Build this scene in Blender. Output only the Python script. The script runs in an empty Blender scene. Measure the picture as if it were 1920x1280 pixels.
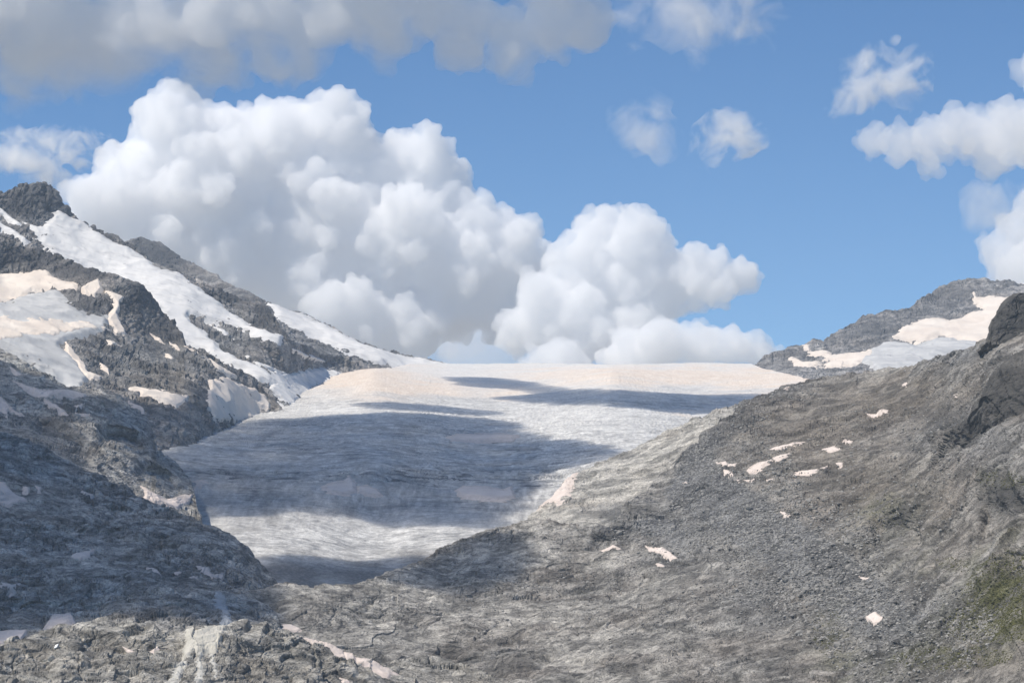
import bpy, math, random
import numpy as np
from mathutils import Matrix, Vector

random.seed(7)
np.random.seed(7)
rad = math.radians

# ------------------------------------------------------------------ camera
SC = bpy.context.scene
COL = SC.collection
PW, PH = 1920.0, 1280.0           # photograph size, used to turn pixels into directions
HFOV = rad(24.0)
PITCH = rad(6.2)
FPX = (PW / 2) / math.tan(HFOV / 2)

cam_d = bpy.data.cameras.new('camera')
cam_d.sensor_width = 36.0
cam_d.lens = 18.0 / math.tan(HFOV / 2)
cam_d.clip_start = 1.0
cam_d.clip_end = 120000.0
cam = bpy.data.objects.new('camera', cam_d)
cam.location = (0, 0, 0)
cam.rotation_euler = (rad(90) + PITCH, 0, 0)
COL.objects.link(cam)
SC.camera = cam

# ------------------------------------------------------------------ sky and sun
SUN_EL = rad(56.0)
SUN_AZ = rad(-118.0)                # clockwise from the view direction (+Y) towards +X
SUN_DIR = np.array([math.sin(SUN_AZ) * math.cos(SUN_EL), math.cos(SUN_AZ) * math.cos(SUN_EL), math.sin(SUN_EL)])
world = bpy.data.worlds.new('World')
SC.world = world
world.use_nodes = True
wn = world.node_tree.nodes
wl = world.node_tree.links
wn.clear()
w_out = wn.new('ShaderNodeOutputWorld')
w_bg = wn.new('ShaderNodeBackground')
w_sky = wn.new('ShaderNodeTexSky')
w_sky.sky_type = 'NISHITA'
w_sky.sun_disc = False
w_sky.sun_elevation = SUN_EL
w_sky.sun_rotation = SUN_AZ
w_sky.altitude = 3200.0
w_sky.air_density = 1.0
w_sky.dust_density = 0.0
w_sky.ozone_density = 2.5
w_bg.inputs['Strength'].default_value = 0.105
w_hs = wn.new('ShaderNodeHueSaturation')     # the whole sky alike: thin dry mountain air
w_hs.inputs['Saturation'].default_value = 1.2
wl.new(w_sky.outputs[0], w_hs.inputs['Color'])
wl.new(w_hs.outputs[0], w_bg.inputs['Color'])
wl.new(w_bg.outputs[0], w_out.inputs['Surface'])

sun_d = bpy.data.lights.new('sun', 'SUN')
sun_d.energy = 4.1
sun_d.angle = rad(0.53)
sun_d.color = (1.0, 0.925, 0.81)
sun = bpy.data.objects.new('sun', sun_d)
sun.rotation_euler = Vector(SUN_DIR).to_track_quat('Z', 'Y').to_euler()
sun.location = tuple(SUN_DIR * 9000)
COL.objects.link(sun)

vs = SC.view_settings
vs.view_transform = 'Standard'
vs.look = 'None'
vs.exposure = 0.26
vs.gamma = 1.0
vs.use_curve_mapping = False
cy = SC.cycles
cy.max_bounces = 42
cy.diffuse_bounces = 3
cy.glossy_bounces = 2
cy.transmission_bounces = 2
cy.volume_bounces = 40
cy.transparent_max_bounces = 16
cy.use_denoising = True
cy.sample_clamp_indirect = 6.0
cy.caustics_reflective = False
cy.caustics_refractive = False

# ------------------------------------------------------------------ numeric helpers
CP, SP = math.cos(PITCH), math.sin(PITCH)


def ray_xy(u, v):
    """pixel -> direction scaled so that its horizontal length is one"""
    a = (u - PW / 2) / FPX
    b = (PH / 2 - v) / FPX
    dx = a
    dy = CP - b * SP
    dz = SP + b * CP
    h = np.sqrt(dx * dx + dy * dy)
    return dx / h, dy / h, dz / h


_G = np.array([[1, 1, 0], [-1, 1, 0], [1, -1, 0], [-1, -1, 0], [1, 0, 1], [-1, 0, 1], [1, 0, -1], [-1, 0, -1],
               [0, 1, 1], [0, -1, 1], [0, 1, -1], [0, -1, -1], [1, 1, 0], [-1, 1, 0], [0, -1, 1], [0, -1, -1]], dtype=np.float32)


def _hash(i, j, k):
    n = i.astype(np.uint32) * np.uint32(374761393) + j.astype(np.uint32) * np.uint32(668265263) + k.astype(np.uint32) * np.uint32(2246822519)
    n = (n ^ (n >> np.uint32(13))) * np.uint32(1274126177)
    n = (n ^ (n >> np.uint32(16))) * np.uint32(2654435761)
    return (n >> np.uint32(9))


def perlin(p, seed=0):
    """3-D gradient noise, p (N,3) -> (N,) about -1..1"""
    p = p + np.array([seed * 17.31, seed * 9.77, seed * 23.13])
    f0 = np.floor(p)
    f = (p - f0).astype(np.float32)
    i = f0.astype(np.int64)
    w = f * f * f * (f * (f * 6 - 15) + 10)
    out = np.zeros(len(p), dtype=np.float32)
    for dx in (0, 1):
        wx = w[:, 0] if dx else 1 - w[:, 0]
        for dy in (0, 1):
            wy = w[:, 1] if dy else 1 - w[:, 1]
            for dz in (0, 1):
                wz = w[:, 2] if dz else 1 - w[:, 2]
                g = _G[_hash(i[:, 0] + dx, i[:, 1] + dy, i[:, 2] + dz) & np.uint32(15)]
                out += wx * wy * wz * (g[:, 0] * (f[:, 0] - dx) + g[:, 1] * (f[:, 1] - dy) + g[:, 2] * (f[:, 2] - dz))
    return out


def fbm(p, lam, lam_min, gain=0.5, seed=0, kind='p'):
    out = np.zeros(len(p), dtype=np.float32)
    a, k = 1.0, 0
    while lam > lam_min and k < 9:
        n = perlin(p / lam, seed + k)
        if kind == 'r':
            n = 1.0 - 2.2 * np.abs(n)
        elif kind == 'b':
            n = 2.2 * np.abs(n) - 0.5
        out += a * n
        a *= gain
        lam *= 0.5
        k += 1
    return out


def facets(p, lam, seed=0):
    """broken-block relief: every cell is a tilted plane of its own -> (height about -1..1, distance to cell border)"""
    q = p / lam + seed * 3.71
    b = np.floor(q).astype(np.int64)
    d1 = np.full(len(p), 9.0, dtype=np.float32)
    d2 = np.full(len(p), 9.0, dtype=np.float32)
    h = np.zeros(len(p), dtype=np.float32)
    for dx in (-1, 0, 1):
        for dy in (-1, 0, 1):
            for dz in (-1, 0, 1):
                i, j, k = b[:, 0] + dx, b[:, 1] + dy, b[:, 2] + dz
                n = _hash(i, j, k)
                rx = (n & np.uint32(255)).astype(np.float32) / 255
                ry = ((n >> np.uint32(7)) & np.uint32(255)).astype(np.float32) / 255
                rz = ((n >> np.uint32(14)) & np.uint32(255)).astype(np.float32) / 255
                ex = (q[:, 0] - i - rx).astype(np.float32)
                ey = (q[:, 1] - j - ry).astype(np.float32)
                ez = (q[:, 2] - k - rz).astype(np.float32)
                d = ex * ex + ey * ey + ez * ez
                hh = (rx + rz - 1.0) * 0.9 + (ry - 0.5) * 1.6 * ex + (rx - 0.5) * 1.6 * ez + (rz - .5) * 1.6 * ey
                c = d < d1
                d2 = np.where(c, d1, np.minimum(d2, d))
                h = np.where(c, hh, h)
                d1 = np.where(c, d, d1)
    return h, np.sqrt(d2) - np.sqrt(d1)


def sstep(a, b, x):
    t = np.clip((x - a) / (b - a), 0, 1)
    return t * t * (3 - 2 * t)


def poly_sdf(px, py, poly):
    """signed distance in pixels, positive inside"""
    P = np.array(poly, dtype=np.float64)
    d = np.full(px.shape, 1e9)
    ins = np.zeros(px.shape, dtype=bool)
    n = len(P)
    for k in range(n):
        ax, ay = P[k]
        bx, by = P[(k + 1) % n]
        ex, ey = bx - ax, by - ay
        t = np.clip(((px - ax) * ex + (py - ay) * ey) / (ex * ex + ey * ey + 1e-9), 0, 1)
        d = np.minimum(d, (px - ax - t * ex) ** 2 + (py - ay - t * ey) ** 2)
        c = ((ay > py) != (by > py)) & (px < ex * (py - ay) / (ey if abs(ey) > 1e-9 else 1e-9) + ax)
        ins ^= c
    d = np.sqrt(d)
    return np.where(ins, d, -d)


def tps_fit(pts):
    P = np.array([[x / 500.0, y / 500.0] for x, y, r in pts])
    L = np.log(np.array([r for x, y, r in pts]))
    n = len(P)
    d2 = ((P[:, None] - P[None]) ** 2).sum(-1)
    K = np.where(d2 > 1e-12, 0.5 * d2 * np.log(d2 + 1e-12), 0)
    A = np.zeros((n + 3, n + 3))
    A[:n, :n] = K + np.eye(n) * 2e-3
    A[:n, n] = 1
    A[:n, n + 1:] = P
    A[n, :n] = 1
    A[n + 1:, :n] = P.T
    b = np.zeros(n + 3)
    b[:n] = L
    return P, np.linalg.solve(A, b)


def tps_eval(fit, u, v):
    P, c = fit
    n = len(P)
    x, y = u / 500.0, v / 500.0
    out = c[n] + c[n + 1] * x + c[n + 2] * y
    for k in range(n):
        d2 = (x - P[k, 0]) ** 2 + (y - P[k, 1]) ** 2
        out = out + c[k] * 0.5 * d2 * np.log(d2 + 1e-12)
    return np.exp(out)


def curve_y(curve, u):
    c = np.array(curve, dtype=np.float64)
    return np.interp(u, c[:, 0], c[:, 1])


def mesh_from_grid(name, P, keep=None):
    """P (rows, cols, 3) -> mesh of quads; keep (rows-1, cols-1) bool"""
    r, c = P.shape[:2]
    idx = np.arange(r * c, dtype=np.int32).reshape(r, c)
    q = np.stack([idx[:-1, :-1], idx[:-1, 1:], idx[1:, 1:], idx[1:, :-1]], -1)
    q = q[keep] if keep is not None else q.reshape(-1, 4)
    used = np.zeros(r * c, dtype=bool)
    used[q.ravel()] = True
    remap = np.cumsum(used, dtype=np.int32) - 1
    return mesh_arrays(name, P.reshape(-1, 3)[used], remap[q]), used


def mesh_arrays(name, V, Q, smooth=True):
    me = bpy.data.meshes.new(name)
    n = Q.shape[1]
    me.vertices.add(len(V))
    me.vertices.foreach_set('co', np.ascontiguousarray(V, dtype=np.float32).ravel())
    me.loops.add(Q.size)
    me.loops.foreach_set('vertex_index', np.ascontiguousarray(Q, dtype=np.int32).ravel())
    me.polygons.add(len(Q))
    me.polygons.foreach_set('loop_start', np.arange(0, Q.size, n, dtype=np.int32))
    me.polygons.foreach_set('use_smooth', np.full(len(Q), smooth, dtype=bool))
    me.update(calc_edges=True)
    return me


def set_attr(me, name, rgba):
    a = me.attributes.new(name, 'FLOAT_COLOR', 'POINT')
    a.data.foreach_set('color', np.ascontiguousarray(rgba, dtype=np.float32).ravel())


def link(name, me, mat, label=None, cat=None, group=None, kind=None, parent=None):
    o = bpy.data.objects.new(name, me)
    COL.objects.link(o)
    if mat is not None:
        me.materials.clear()
        me.materials.append(mat)
    if label:
        o['label'] = label
    if cat:
        o['category'] = cat
    if group:
        o['group'] = group
    if kind:
        o['kind'] = kind
    if parent is not None:
        o.parent = parent
    return o


def grid_normals(P):
    du = np.gradient(P, axis=1)
    dv = np.gradient(P, axis=0)
    n = np.cross(du, dv)
    n /= np.linalg.norm(n, axis=-1, keepdims=True) + 1e-9
    n *= np.where((n[..., 2:3] < 0), -1, 1)
    return n


# ------------------------------------------------------------------ materials
def nt(mat):
    mat.use_nodes = True
    t = mat.node_tree
    t.nodes.clear()
    return t, t.nodes, t.links


def rock_mat(name, dark, light, brown, grain=(1, 1, 1), rot=(0, 0, 0), bump=1.0, scale=1.0):
    m = bpy.data.materials.new(name)
    t, N, L = nt(m)
    out = N.new('ShaderNodeOutputMaterial')
    b = N.new('ShaderNodeBsdfPrincipled')
    b.inputs['Roughness'].default_value = 0.85
    b.inputs['Specular IOR Level'].default_value = 0.25
    geo = N.new('ShaderNodeNewGeometry')
    mp = N.new('ShaderNodeMapping')
    mp.inputs['Rotation'].default_value = rot
    mp.inputs['Scale'].default_value = grain
    L.new(geo.outputs['Position'], mp.inputs['Vector'])

    def noise(s, det, rough, vec=mp, dist=0.0):
        n = N.new('ShaderNodeTexNoise')
        n.inputs['Scale'].default_value = s * scale
        n.inputs['Detail'].default_value = det
        n.inputs['Roughness'].default_value = rough
        n.inputs['Distortion'].default_value = dist
        L.new(vec.outputs[0], n.inputs['Vector'])
        return n

    def ramp(src, stops):
        r = N.new('ShaderNodeValToRGB')
        e = r.color_ramp.elements
        while len(e) < len(stops):
            e.new(0.5)
        for k, (p, c) in enumerate(stops):
            e[k].position = p
            e[k].color = (c, c, c, 1) if not isinstance(c, tuple) else c + (1,)
        L.new(src, r.inputs[0])
        return r

    def mix(fac, a, bb, mode='MIX'):
        x = N.new('ShaderNodeMix')
        x.data_type = 'RGBA'
        x.blend_type = mode
        for s, val in ((x.inputs[0], fac), (x.inputs[6], a), (x.inputs[7], bb)):
            if isinstance(val, (int, float)):
                s.default_value = val
            elif isinstance(val, tuple):
                s.default_value = val + (1,)
            else:
                L.new(val, s)
        return x.outputs[2]

    n_big = noise(0.012, 6, 0.6)
    n_mid = noise(0.09, 8, 0.68, dist=0.4)
    n_fin = noise(0.55, 6, 0.7)
    n_crk = noise(0.16, 5, 0.62, dist=0.9)
    att = N.new('ShaderNodeAttribute')
    att.attribute_name = 'zone'
    sep = N.new('ShaderNodeSeparateColor')
    L.new(att.outputs['Color'], sep.inputs[0])
    c = mix(ramp(n_mid.outputs[0], [(0.38, 0.0), (0.62, 1.0)]).outputs[0], dark, light)
    c = mix(ramp(n_big.outputs[0], [(0.45, 0.0), (0.7, 0.55)]).outputs[0], c, brown)
    # loose scree: even grey salt and pepper
    vor = N.new('ShaderNodeTexVoronoi')
    vor.inputs['Scale'].default_value = 0.55
    L.new(geo.outputs['Position'], vor.inputs['Vector'])
    sepv = N.new('ShaderNodeSeparateColor')
    L.new(vor.outputs['Color'], sepv.inputs[0])
    scree = mix(sepv.outputs[0], (0.10, 0.10, 0.102), (0.30, 0.295, 0.285))
    c = mix(sep.outputs[0], c, scree)
    # lichen and soil, grass
    soil = mix(n_fin.outputs[0], (0.09, 0.077, 0.06), (0.265, 0.228, 0.186))
    c = mix(sep.outputs[2], c, soil)
    grass = mix(n_fin.outputs[0], (0.045, 0.048, 0.018), (0.15, 0.145, 0.065))
    c = mix(sep.outputs[1], c, grass)
    # pale scoured slab, alpha of zone
    pale = mix(ramp(n_mid.outputs[0], [(0.36, 0.0), (0.62, 1.0)]).outputs[0], tuple(d * 1.25 for d in dark), (0.56, 0.53, 0.475))
    c = mix(att.outputs['Alpha'], c, pale)
    # thin dark joints
    crk = ramp(n_crk.outputs[0], [(0.465, 1.0), (0.495, 0.2), (0.505, 0.2), (0.535, 1.0)])
    c = mix(0.75, c, crk.outputs[0], 'MULTIPLY')
    fin = ramp(n_fin.outputs[0], [(0.3, 0.62), (0.7, 1.3)])
    c = mix(0.8, c, fin.outputs[0], 'MULTIPLY')
    n_pat = noise(0.03, 7, 0.66, dist=0.6)
    pat = ramp(n_pat.outputs[0], [(0.40, 0.48), (0.49, 0.9), (0.53, 1.15), (0.64, 1.5)])
    c = mix(0.85, c, pat.outputs[0], 'MULTIPLY')
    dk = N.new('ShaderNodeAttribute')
    dk.attribute_name = 'lichen_and_shade'
    c = mix(dk.outputs['Fac'], c, mix(n_mid.outputs[0], tuple(0.2 * d for d in dark), tuple(0.75 * d for d in dark)))  # dark lichen, and the painted shade of ledges and cliffs
    L.new(c, b.inputs['Base Color'])
    add = N.new('ShaderNodeMath')
    add.operation = 'ADD'
    L.new(n_mid.outputs[0], add.inputs[0])
    mul = N.new('ShaderNodeMath')
    mul.operation = 'MULTIPLY'
    mul.inputs[1].default_value = 0.35
    L.new(n_fin.outputs[0], mul.inputs[0])
    L.new(mul.outputs[0], add.inputs[1])
    bp = N.new('ShaderNodeBump')
    bp.inputs['Strength'].default_value = 0.9
    bp.inputs['Distance'].default_value = 4.0 * bump
    L.new(add.outputs[0], bp.inputs['Height'])
    L.new(bp.outputs[0], b.inputs['Normal'])
    L.new(b.outputs[0], out.inputs['Surface'])
    return m


def snow_mat(name, a, b_, dirt=(0.30, 0.27, 0.24), dirt_amt=0.25, scale=0.05, bump=0.5, grain=(1, 1, 1), rot=(0, 0, 0)):
    m = bpy.data.materials.new(name)
    t, N, L = nt(m)
    out = N.new('ShaderNodeOutputMaterial')
    b = N.new('ShaderNodeBsdfPrincipled')
    b.inputs['Roughness'].default_value = 0.75
    b.inputs['Specular IOR Level'].default_value = 0.2
    geo = N.new('ShaderNodeNewGeometry')
    mp = N.new('ShaderNodeMapping')
    mp.inputs['Rotation'].default_value = rot
    mp.inputs['Scale'].default_value = grain
    L.new(geo.outputs['Position'], mp.inputs['Vector'])
    n1 = N.new('ShaderNodeTexNoise')
    n1.inputs['Scale'].default_value = scale
    n1.inputs['Detail'].default_value = 8
    n1.inputs['Roughness'].default_value = 0.62
    L.new(mp.outputs[0], n1.inputs['Vector'])
    n2 = N.new('ShaderNodeTexNoise')
    n2.inputs['Scale'].default_value = scale * 0.25
    n2.inputs['Detail'].default_value = 6
    L.new(mp.outputs[0], n2.inputs['Vector'])

    def mixn(fac, x, y):
        k = N.new('ShaderNodeMix')
        k.data_type = 'RGBA'
        L.new(fac, k.inputs[0])
        for s, val in ((k.inputs[6], x), (k.inputs[7], y)):
            if isinstance(val, tuple):
                s.default_value = val + (1,)
            else:
                L.new(val, s)
        return k.outputs[2]

    def ramp(src, p0, p1, v0, v1):
        r = N.new('ShaderNodeMapRange')
        r.inputs[1].default_value = p0
        r.inputs[2].default_value = p1
        r.inputs[3].default_value = v0
        r.inputs[4].default_value = v1
        L.new(src, r.inputs[0])
        return r.outputs[0]
    c = mixn(ramp(n2.outputs[0], 0.35, 0.65, 0, 1), a, b_)
    c = mixn(ramp(n1.outputs[0], 0.52, 0.75, 0, dirt_amt), c, dirt)
    rim = N.new('ShaderNodeAttribute')
    rim.attribute_name = 'rim'
    rm = N.new('ShaderNodeMath')
    rm.operation = 'MULTIPLY'
    L.new(ramp(n1.outputs[0], 0.40, 0.62, 0.15, 1), rm.inputs[0])
    L.new(rim.outputs['Fac'], rm.inputs[1])
    c = mixn(rm.outputs[0], c, dirt)
    L.new(c, b.inputs['Base Color'])
    bp = N.new('ShaderNodeBump')
    bp.inputs['Strength'].default_value = 0.6
    bp.inputs['Distance'].default_value = 2.0 * bump
    L.new(n1.outputs[0], bp.inputs['Height'])
    L.new(bp.outputs[0], b.inputs['Normal'])
    L.new(b.outputs[0], out.inputs['Surface'])
    return m


M_rock_far = rock_mat('rock_far', (0.15, 0.147, 0.148), (0.42, 0.40, 0.38), (0.30, 0.26, 0.225), scale=0.6, bump=1.6)
M_rock_left = rock_mat('rock_left', (0.115, 0.117, 0.118), (0.54, 0.53, 0.50), (0.30, 0.255, 0.21), grain=(1, 0.8, 1.4), rot=(0, rad(35), 0))
M_rock_slope = rock_mat('rock_slope', (0.145, 0.138, 0.128), (0.38, 0.36, 0.33), (0.29, 0.24, 0.195), grain=(1, 1, 1.5), rot=(0, rad(-15), 0))
M_rock_slab = rock_mat('rock_slab', (0.24, 0.23, 0.21), (0.62, 0.585, 0.525), (0.50, 0.43, 0.34), grain=(0.35, 0.6, 2.2), rot=(0, rad(32), 0))
M_rock_near = rock_mat('rock_near', (0.18, 0.171, 0.153), (0.48, 0.456, 0.404), (0.33, 0.285, 0.225), grain=(0.8, 1, 1.4), rot=(0, rad(28), 0), scale=1.4, bump=0.8)

# ------------------------------------------------------------------ landforms
LAYERS = {}


class Layer:
    def __init__(s, key, crest, pts, amp=9.0, lam=140.0, aniso=None, rough=0.52, bottom=1400.0, drop=0.9, back=260.0, seed=0, ridge=0.5, step=(2.0, 1.7), blocks=((16, .9), (6.5, .9)), ledges=None, cliffs=None, jag=1.2):
        s.key, s.crest, s.fit = key, crest, tps_fit(pts)
        s.amp, s.lam, s.aniso, s.rough, s.seed, s.ridge = amp, lam, aniso, rough, seed, ridge
        s.bottom, s.drop, s.back, s.step, s.blocks, s.ledges, s.cliffs, s.jag = bottom, drop, back, step, blocks, ledges, cliffs or [], jag
        LAYERS[key] = s

    def R(s, u, v):
        r = tps_eval(s.fit, np.clip(u, -110, 2030), v)
        for line, h, a, fade in s.cliffs:
            # a steep face below this line: the ground stops coming nearer, then catches up again over a ledge
            L_ = np.array(line, dtype=np.float64)
            v0 = np.interp(u, L_[:, 0], L_[:, 1])
            win = sstep(L_[0, 0] - 8, L_[0, 0] + 22, u) * sstep(L_[-1, 0] + 8, L_[-1, 0] - 22, u)
            t = v - v0
            r = r * np.exp(a * win * np.clip(t / h, 0, 1) * sstep(h + fade, h, t))
        return r

    def rubble(s, p):
        """where the rock is broken (1) and where it is scoured smooth (0)"""
        return sstep(-0.22, 0.2, perlin(p / 95.0, s.seed + 90) + 0.5 * perlin(p / 34.0, s.seed + 91))

    def base(s, u, v):
        dx, dy, dz = ray_xy(u, v)
        r = s.R(u, v)
        return np.stack([dx * r, dy * r, dz * r], -1)

    def disp(s, P, lam_min):
        shp = P.shape[:-1]
        p = P.reshape(-1, 3)
        if s.aniso is not None:
            p = p @ s.aniso.T
        wv = np.stack([perlin(p / (s.lam * 0.6), s.seed + 40), perlin(p / (s.lam * 0.6), s.seed + 41), perlin(p / (s.lam * 0.6), s.seed + 42)], -1)
        p = p + wv * s.lam * 0.16
        d = (1 - s.ridge) * fbm(p, s.lam, lam_min, s.rough, s.seed)
        if s.ridge > 0:
            d = d + s.ridge * 0.8 * fbm(p, s.lam * 0.7, lam_min, s.rough, s.seed + 20, 'r')
        d = d * s.amp
        if s.ledges:
            o = P.reshape(-1, 3)
            for k, (ang, ll, la) in enumerate(s.ledges):
                if ll < lam_min * 1.5:
                    continue
                ca, sa = math.cos(rad(ang)), math.sin(rad(ang))
                along = o[:, 0] * ca + o[:, 2] * sa
                across = -o[:, 0] * sa + o[:, 2] * ca - 0.25 * o[:, 1]
                w3 = np.stack([along / (ll * 5), across / (ll * 2.2), o[:, 1] / (ll * 5)], -1)
                t = across / ll + 0.9 * fbm(w3, 1.0, 0.2, 0.5, s.seed + 60 + k)
                fr = t - np.floor(t)
                saw = np.where(fr < 0.72, fr / 0.72, (1 - fr) / 0.28)
                mk = sstep(-0.25, 0.3, perlin(np.stack([along / (ll * 4), np.floor(t) * 1.7, o[:, 1] / (ll * 4)], -1), s.seed + 70))
                d = d - la * (saw - 0.5) * mk
        rough = 0.3 + 0.7 * s.rubble(P.reshape(-1, 3)) if s.blocks else 0
        for k, (bl, ba) in enumerate(s.blocks):
            if bl < lam_min * 1.4:
                continue
            pw = p + bl * 0.35 * np.stack([perlin(p / (bl * 1.3), s.seed + 50), perlin(p / (bl * 1.3), s.seed + 51), perlin(p / (bl * 1.3), s.seed + 52)], -1)
            f, e = facets(pw, bl, s.seed + k)
            d = d + rough * bl * 0.13 * ba * (f - 0.8 * np.clip(1 - e / 0.10, 0, 1))
        return d.reshape(shp)

    def grid(s, x0, x1):
        """rows of the visible face plus the hidden far side behind the crest"""
        nu = int((x1 - x0) / s.step[0]) + 1
        u = np.linspace(x0, x1, nu)
        if x0 <= -60:                            # the land goes on outside the picture, in coarser steps
            u = np.concatenate([np.linspace(-520, x0, 60)[:-1], u])
        if x1 >= 1980:
            u = np.concatenate([u, np.linspace(x1, 2440, 60)[1:]])
        nu = len(u)
        top = curve_y(s.crest, u)
        if s.jag > 0:
            q = np.stack([u / 22.0, u * 0, u * 0 + s.seed], -1)
            top = top + s.jag * (1.6 * perlin(q, s.seed) + 1.0 * np.abs(perlin(q * 2.3, s.seed + 1)) + 0.9 * perlin(q * 5.1, s.seed + 2))
        bot = np.maximum(curve_y(s.bottom, u) if not isinstance(s.bottom, float) else np.full(nu, s.bottom), top + 12)
        nv = int(np.max(bot - top) / s.step[1]) + 2
        t = np.linspace(0, 1, nv)[:, None]
        U = np.repeat(u[None], nv, 0)
        V = bot[None] * (1 - t) + top[None] * t
        P = s.base(U, V)
        # far side: starts at the slope it has, then rolls over and falls
        nb = 22
        cr = P[-1]
        hd = cr.copy()
        hd[:, 2] = 0
        hd /= np.linalg.norm(hd, axis=-1, keepdims=True)
        tb = (np.linspace(0, 1, nb + 1)[1:] ** 1.8)[:, None, None] * s.back
        B = cr[None] + hd[None] * tb
        B[..., 2] -= (tb[..., 0] ** 2 / (tb[..., 0] + 0.12 * s.back)) * s.drop
        return U, V, np.concatenate([P, B], 0), nv


def build(key, name, mat, x0, x1, zone_fn=None, lam_min=2.6, extra=None, dark=None, slab=0.0):
    s = LAYERS[key]
    U, V, P, nv = s.grid(x0, x1)
    n = grid_normals(P)
    d = s.disp(P, lam_min)
    # keep the very edge of the crest close to its drawn line
    Q = P + n * d[..., None]
    if extra is not None:
        Q[:nv] += extra(U, V, P[:nv], n[:nv])
    me, used = mesh_from_grid(name, Q)
    if key != 'glacier':
        me.polygons.foreach_set('use_smooth', np.zeros(len(me.polygons), dtype=bool))
    nb = P.shape[0] - nv
    z = np.zeros((P.shape[0], P.shape[1], 4), dtype=np.float32)
    if zone_fn is not None:
        z[:nv] = zone_fn(U, V, P[:nv])
        z[nv:] = z[nv - 1]
    if slab > 0:
        sm = (1 - s.rubble(P.reshape(-1, 3)).reshape(P.shape[:2])) * slab * (1 - np.clip(z[..., 0] + z[..., 1], 0, 1))
        if key == 'moraine':
            sm[:nv] *= 0.15 + 0.85 * sstep(1400, 1150, U)
            sm[nv:] *= 0.3
        z[..., 3] = np.maximum(z[..., 3], sm)
    set_attr(me, 'zone', z.reshape(-1, 4)[used])
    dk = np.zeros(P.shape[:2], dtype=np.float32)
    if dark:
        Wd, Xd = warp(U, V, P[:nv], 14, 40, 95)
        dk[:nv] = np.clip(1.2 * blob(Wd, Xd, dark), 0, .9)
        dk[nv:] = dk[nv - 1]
    a = me.attributes.new('lichen_and_shade', 'FLOAT', 'POINT')  # dark lichen and ledge shade on rock, painted crevasse shade on the glacier
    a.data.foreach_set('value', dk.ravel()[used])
    return link(name, me, mat, kind='structure')


def blob(U, V, spots, W=None):
    """soft sum of elliptical areas (x, y, rx, ry, strength)"""
    f = np.zeros(U.shape)
    for (x, y, rx, ry, a) in spots:
        f = np.maximum(f, a * np.exp(-(((U - x) / rx) ** 2 + ((V - y) / ry) ** 2)))
    return f


def rot_aniso(ax, ang, sc):
    c, s_ = math.cos(ang), math.sin(ang)
    if ax == 'y':
        R = np.array([[c, 0, s_], [0, 1, 0], [-s_, 0, c]])
    else:
        R = np.array([[1, 0, 0], [0, c, -s_], [0, s_, c]])
    return np.diag(sc) @ R


Layer('back_ridge',
      [(150, 500), (180, 480), (235, 455), (245, 450), (262, 446), (280, 453), (300, 456), (320, 468), (350, 490), (400, 515), (450, 542), (500, 563),
       (560, 587), (620, 614), (690, 645), (735, 655), (765, 667), (830, 681), (900, 692), (960, 700)],
      [(250, 450, 6500), (400, 520, 6300), (600, 610, 5900), (760, 667, 5800), (850, 682, 5800), (560, 620, 5750), (700, 690, 5550), (600, 660, 5550),
       (500, 640, 5500), (400, 600, 5900), (850, 720, 5700), (700, 740, 5400), (200, 600, 6300)], amp=7, lam=160, bottom=770.0, blocks=((24,.9),(11,1.)), ledges=((-34, 40, 3.),), jag=2.4, seed=3)
Layer('left_massif',
      [(-70, 366), (0, 362), (18, 357), (35, 350), (50, 347), (70, 346), (95, 352), (110, 368), (125, 388), (147, 415), (180, 428), (235, 455), (262, 475),
       (300, 505), (345, 516), (363, 520), (400, 540), (440, 556), (483, 567), (507, 587), (530, 620), (536, 636), (570, 650), (620, 665), (680, 680), (722, 691), (760, 705)],
      [(70, 345, 5000), (0, 420, 4900), (0, 500, 4600), (150, 420, 5000), (250, 470, 4950), (440, 590, 4800), (530, 625, 4700), (350, 560, 4750),
       (340, 640, 4500), (450, 690, 4400), (540, 745, 4380), (560, 720, 4680), (540, 650, 4650), (585, 695, 4980), (600, 800, 4300), (100, 700, 4300), (640, 690, 5170), (720, 690, 5330), (75, 425, 4900),
       (700, 730, 5000)], amp=8, lam=130, bottom=830.0, blocks=((24,1.6),(10,1.4)), ledges=((-34, 34, 3.), (62, 18, 4.)), jag=3.6, seed=5, ridge=0.55, rough=0.54)
Layer('rock_spur',
      [(-70, 418), (-40, 425), (0, 440), (60, 470), (110, 482), (160, 505), (200, 514), (240, 526), (265, 540), (287, 560), (310, 588), (330, 615), (345, 648), (380, 660), (430, 690),
       (480, 716), (505, 742), (530, 775), (600, 830)],
      [(0, 440, 4300), (240, 525, 4200), (345, 645, 4150), (0, 520, 4240), (130, 525, 4210), (0, 600, 3900), (0, 660, 3600), (200, 620, 4000), (290, 630, 4130), (200, 740, 3600),
       (300, 700, 3850), (300, 760, 3600), (390, 790, 3650), (540, 745, 4240), (560, 765, 4160), (455, 785, 3990), (400, 690, 4050), (500, 800, 4050), (0, 800, 3200), (400, 900, 3500)],
      amp=8, lam=110, bottom=930.0, blocks=((22,1.5),(10,1.4)), ledges=((-30, 30, 3.), (66, 16, 3.6)), jag=2.6, seed=9, ridge=0.55, rough=0.55)
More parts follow.
